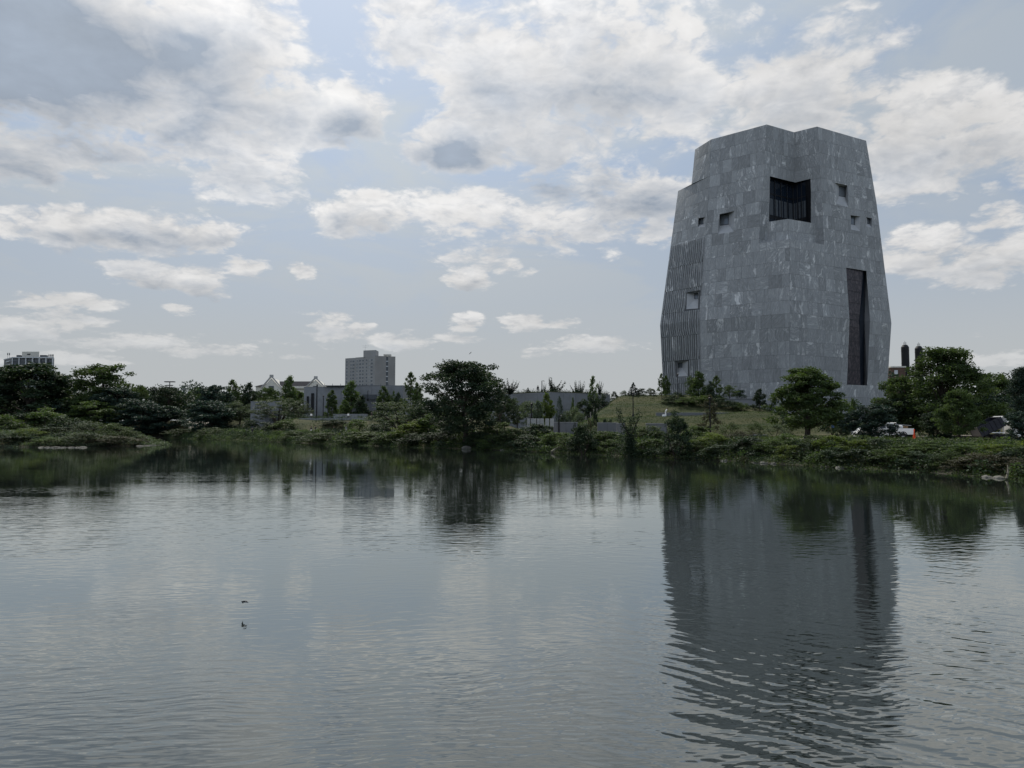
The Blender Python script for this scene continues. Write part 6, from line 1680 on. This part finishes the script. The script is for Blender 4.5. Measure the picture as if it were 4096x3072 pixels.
for k in range(5): m = MB(); m.extr([(.3 + k * .5, -.02), (.38 + k * .5, -.02), (.38 + k * .5, bh), (.3 + k * .5, bh)], -.05, -.005, rot); m.build('rib', 'dump_body', t3)
m = MB(); m.extr([(0, .05), (.07, .05), (.07, bh), (0, bh)], .09, 1.99, rot); m.build('tailgate', 'dump_body', t3)
for k in range(4): m = MB(); m.extr([(bl_ + .01, .05 + k * .26), (bl_ + .38, .05 + k * .26), (bl_ + .38, .19 + k * .26), (bl_ + .01, .19 + k * .26)], -.02, 2.1, rot @ Matrix.Rotation(0, 4, 'Y')); m.build('cab_guard_slat', 'concrete_pale' if k != 1 else 'grey_metal', t3)
m = MB(); m.box(-1.6, 3.2, .5, 1.5, .55, .8); m.build('chassis', 'black_metal', t3)
m = MB(); m.tube([(.3, 1, .8), (.6, 1, 1.9)], [.09, .06], 8); m.tube([(-1.0, .6, .8), (.1, .6, 1.45)], [.06, .06], 6); m.build('lifting_ram', 'grey_metal', t3)
for xw in (-.45, 2.9):
    for y in (.0, 2.0): wh = MB().wheel((xw, y, .45), .45, .3).build('wheel', 'tyre', t3); 
m = MB(); m.extr([(1.25, .6), (3.4, .6), (3.5, 1.25), (2.9, 1.4), (2.45, 2.15), (1.25, 2.15)], .05, 2.0); bevel(m.build('cab', 'white_paint', t3), .08, 2)
m = MB(); m.extr([(1.55, 1.35), (2.6, 1.38), (2.3, 2.0), (1.55, 2.0)], .03, .045); m.build('side_window', 'apt_glass', t3)
m = MB(); m.box(-.9, .35, -.1, .12, .93, 1.0); m.build('mudguard', 'white_paint', t3)
# cones
def cone(px, D, label, h=.75):
    x = xat(px, D, 2); t = empty('traffic_cone', (x, D, hz1(x, D))); tag(t, label, 'traffic cone', 'orange traffic cones')
    o = MB().box(-.2, .2, -.2, .2, .05, .09).build('base', 'cone_orange', t); MB().lathe([(.155, .09), (.04, h), (.02, h)], 14).build('cone', 'cone_orange', t)
    MB().lathe([(.118, h * .38), (.082, h * .60)], 14).build('stripe', 'shirt_white', t) if False else None
cone(3657, 82.5, 'bright orange traffic cone behind the white pickup', .95); cone(3443, 95, 'small faded orange cone on the path left of the dark tree', .8)
# birds
def bird(px, py, D, span, roll, head, label):
    p = aty(px, py, D); t = empty('bird', p, head); t.rotation_euler = (math.radians(-10), roll, head); tag(t, label, 'bird', 'birds in flight')
    b = MB(); b.tube([(0, -.5 * span * .42, 0), (0, -.36 * span * .42, .01), (0, 0, .0), (0, .3 * span * .42, 0), (0, .62 * span * .42, 0)], [.004, .03 * span, .05 * span, .03 * span, .008], 8); b.build('body', 'bird', t, True)
    for s_ in (-1, 1):
        w = MB(); c = [(0, -.07, .0), (.18, -.12, .06), (.5, .10, -.02), (.30, .05, .05), (.16, .05, .05), (0, .07, 0)]
        vs = [(s_ * q[0] * span, q[1] * span, q[2] * span) for q in c]; vs2 = [(v[0], v[1], v[2] - .008) for v in vs]; n = len(vs)
        w.add(vs + vs2, [list(range(n)), [n + i for i in range(n)][::-1]] + [[i, (i + 1) % n, n + (i + 1) % n, n + i] for i in range(n)]); w.build('wing', 'bird', t)
    w = MB(); w.add([(0, .20 * span, .0), (-.06 * span, .38 * span, 0), (0, .30 * span, 0), (.06 * span, .38 * span, 0), (0, .2 * span, -.01), (0, .3 * span, -.01)], [[0, 1, 2], [0, 2, 3], [4, 5, 1], [4, 3, 5]]); w.build('tail', 'bird', t)
bird(1882, 1412, 60, .40, .5, 2.2, 'small dark swallow high above the great elm'); bird(976, 2408, 12.3, .21, -.35, -.9, 'dark swallow skimming low over the open water')
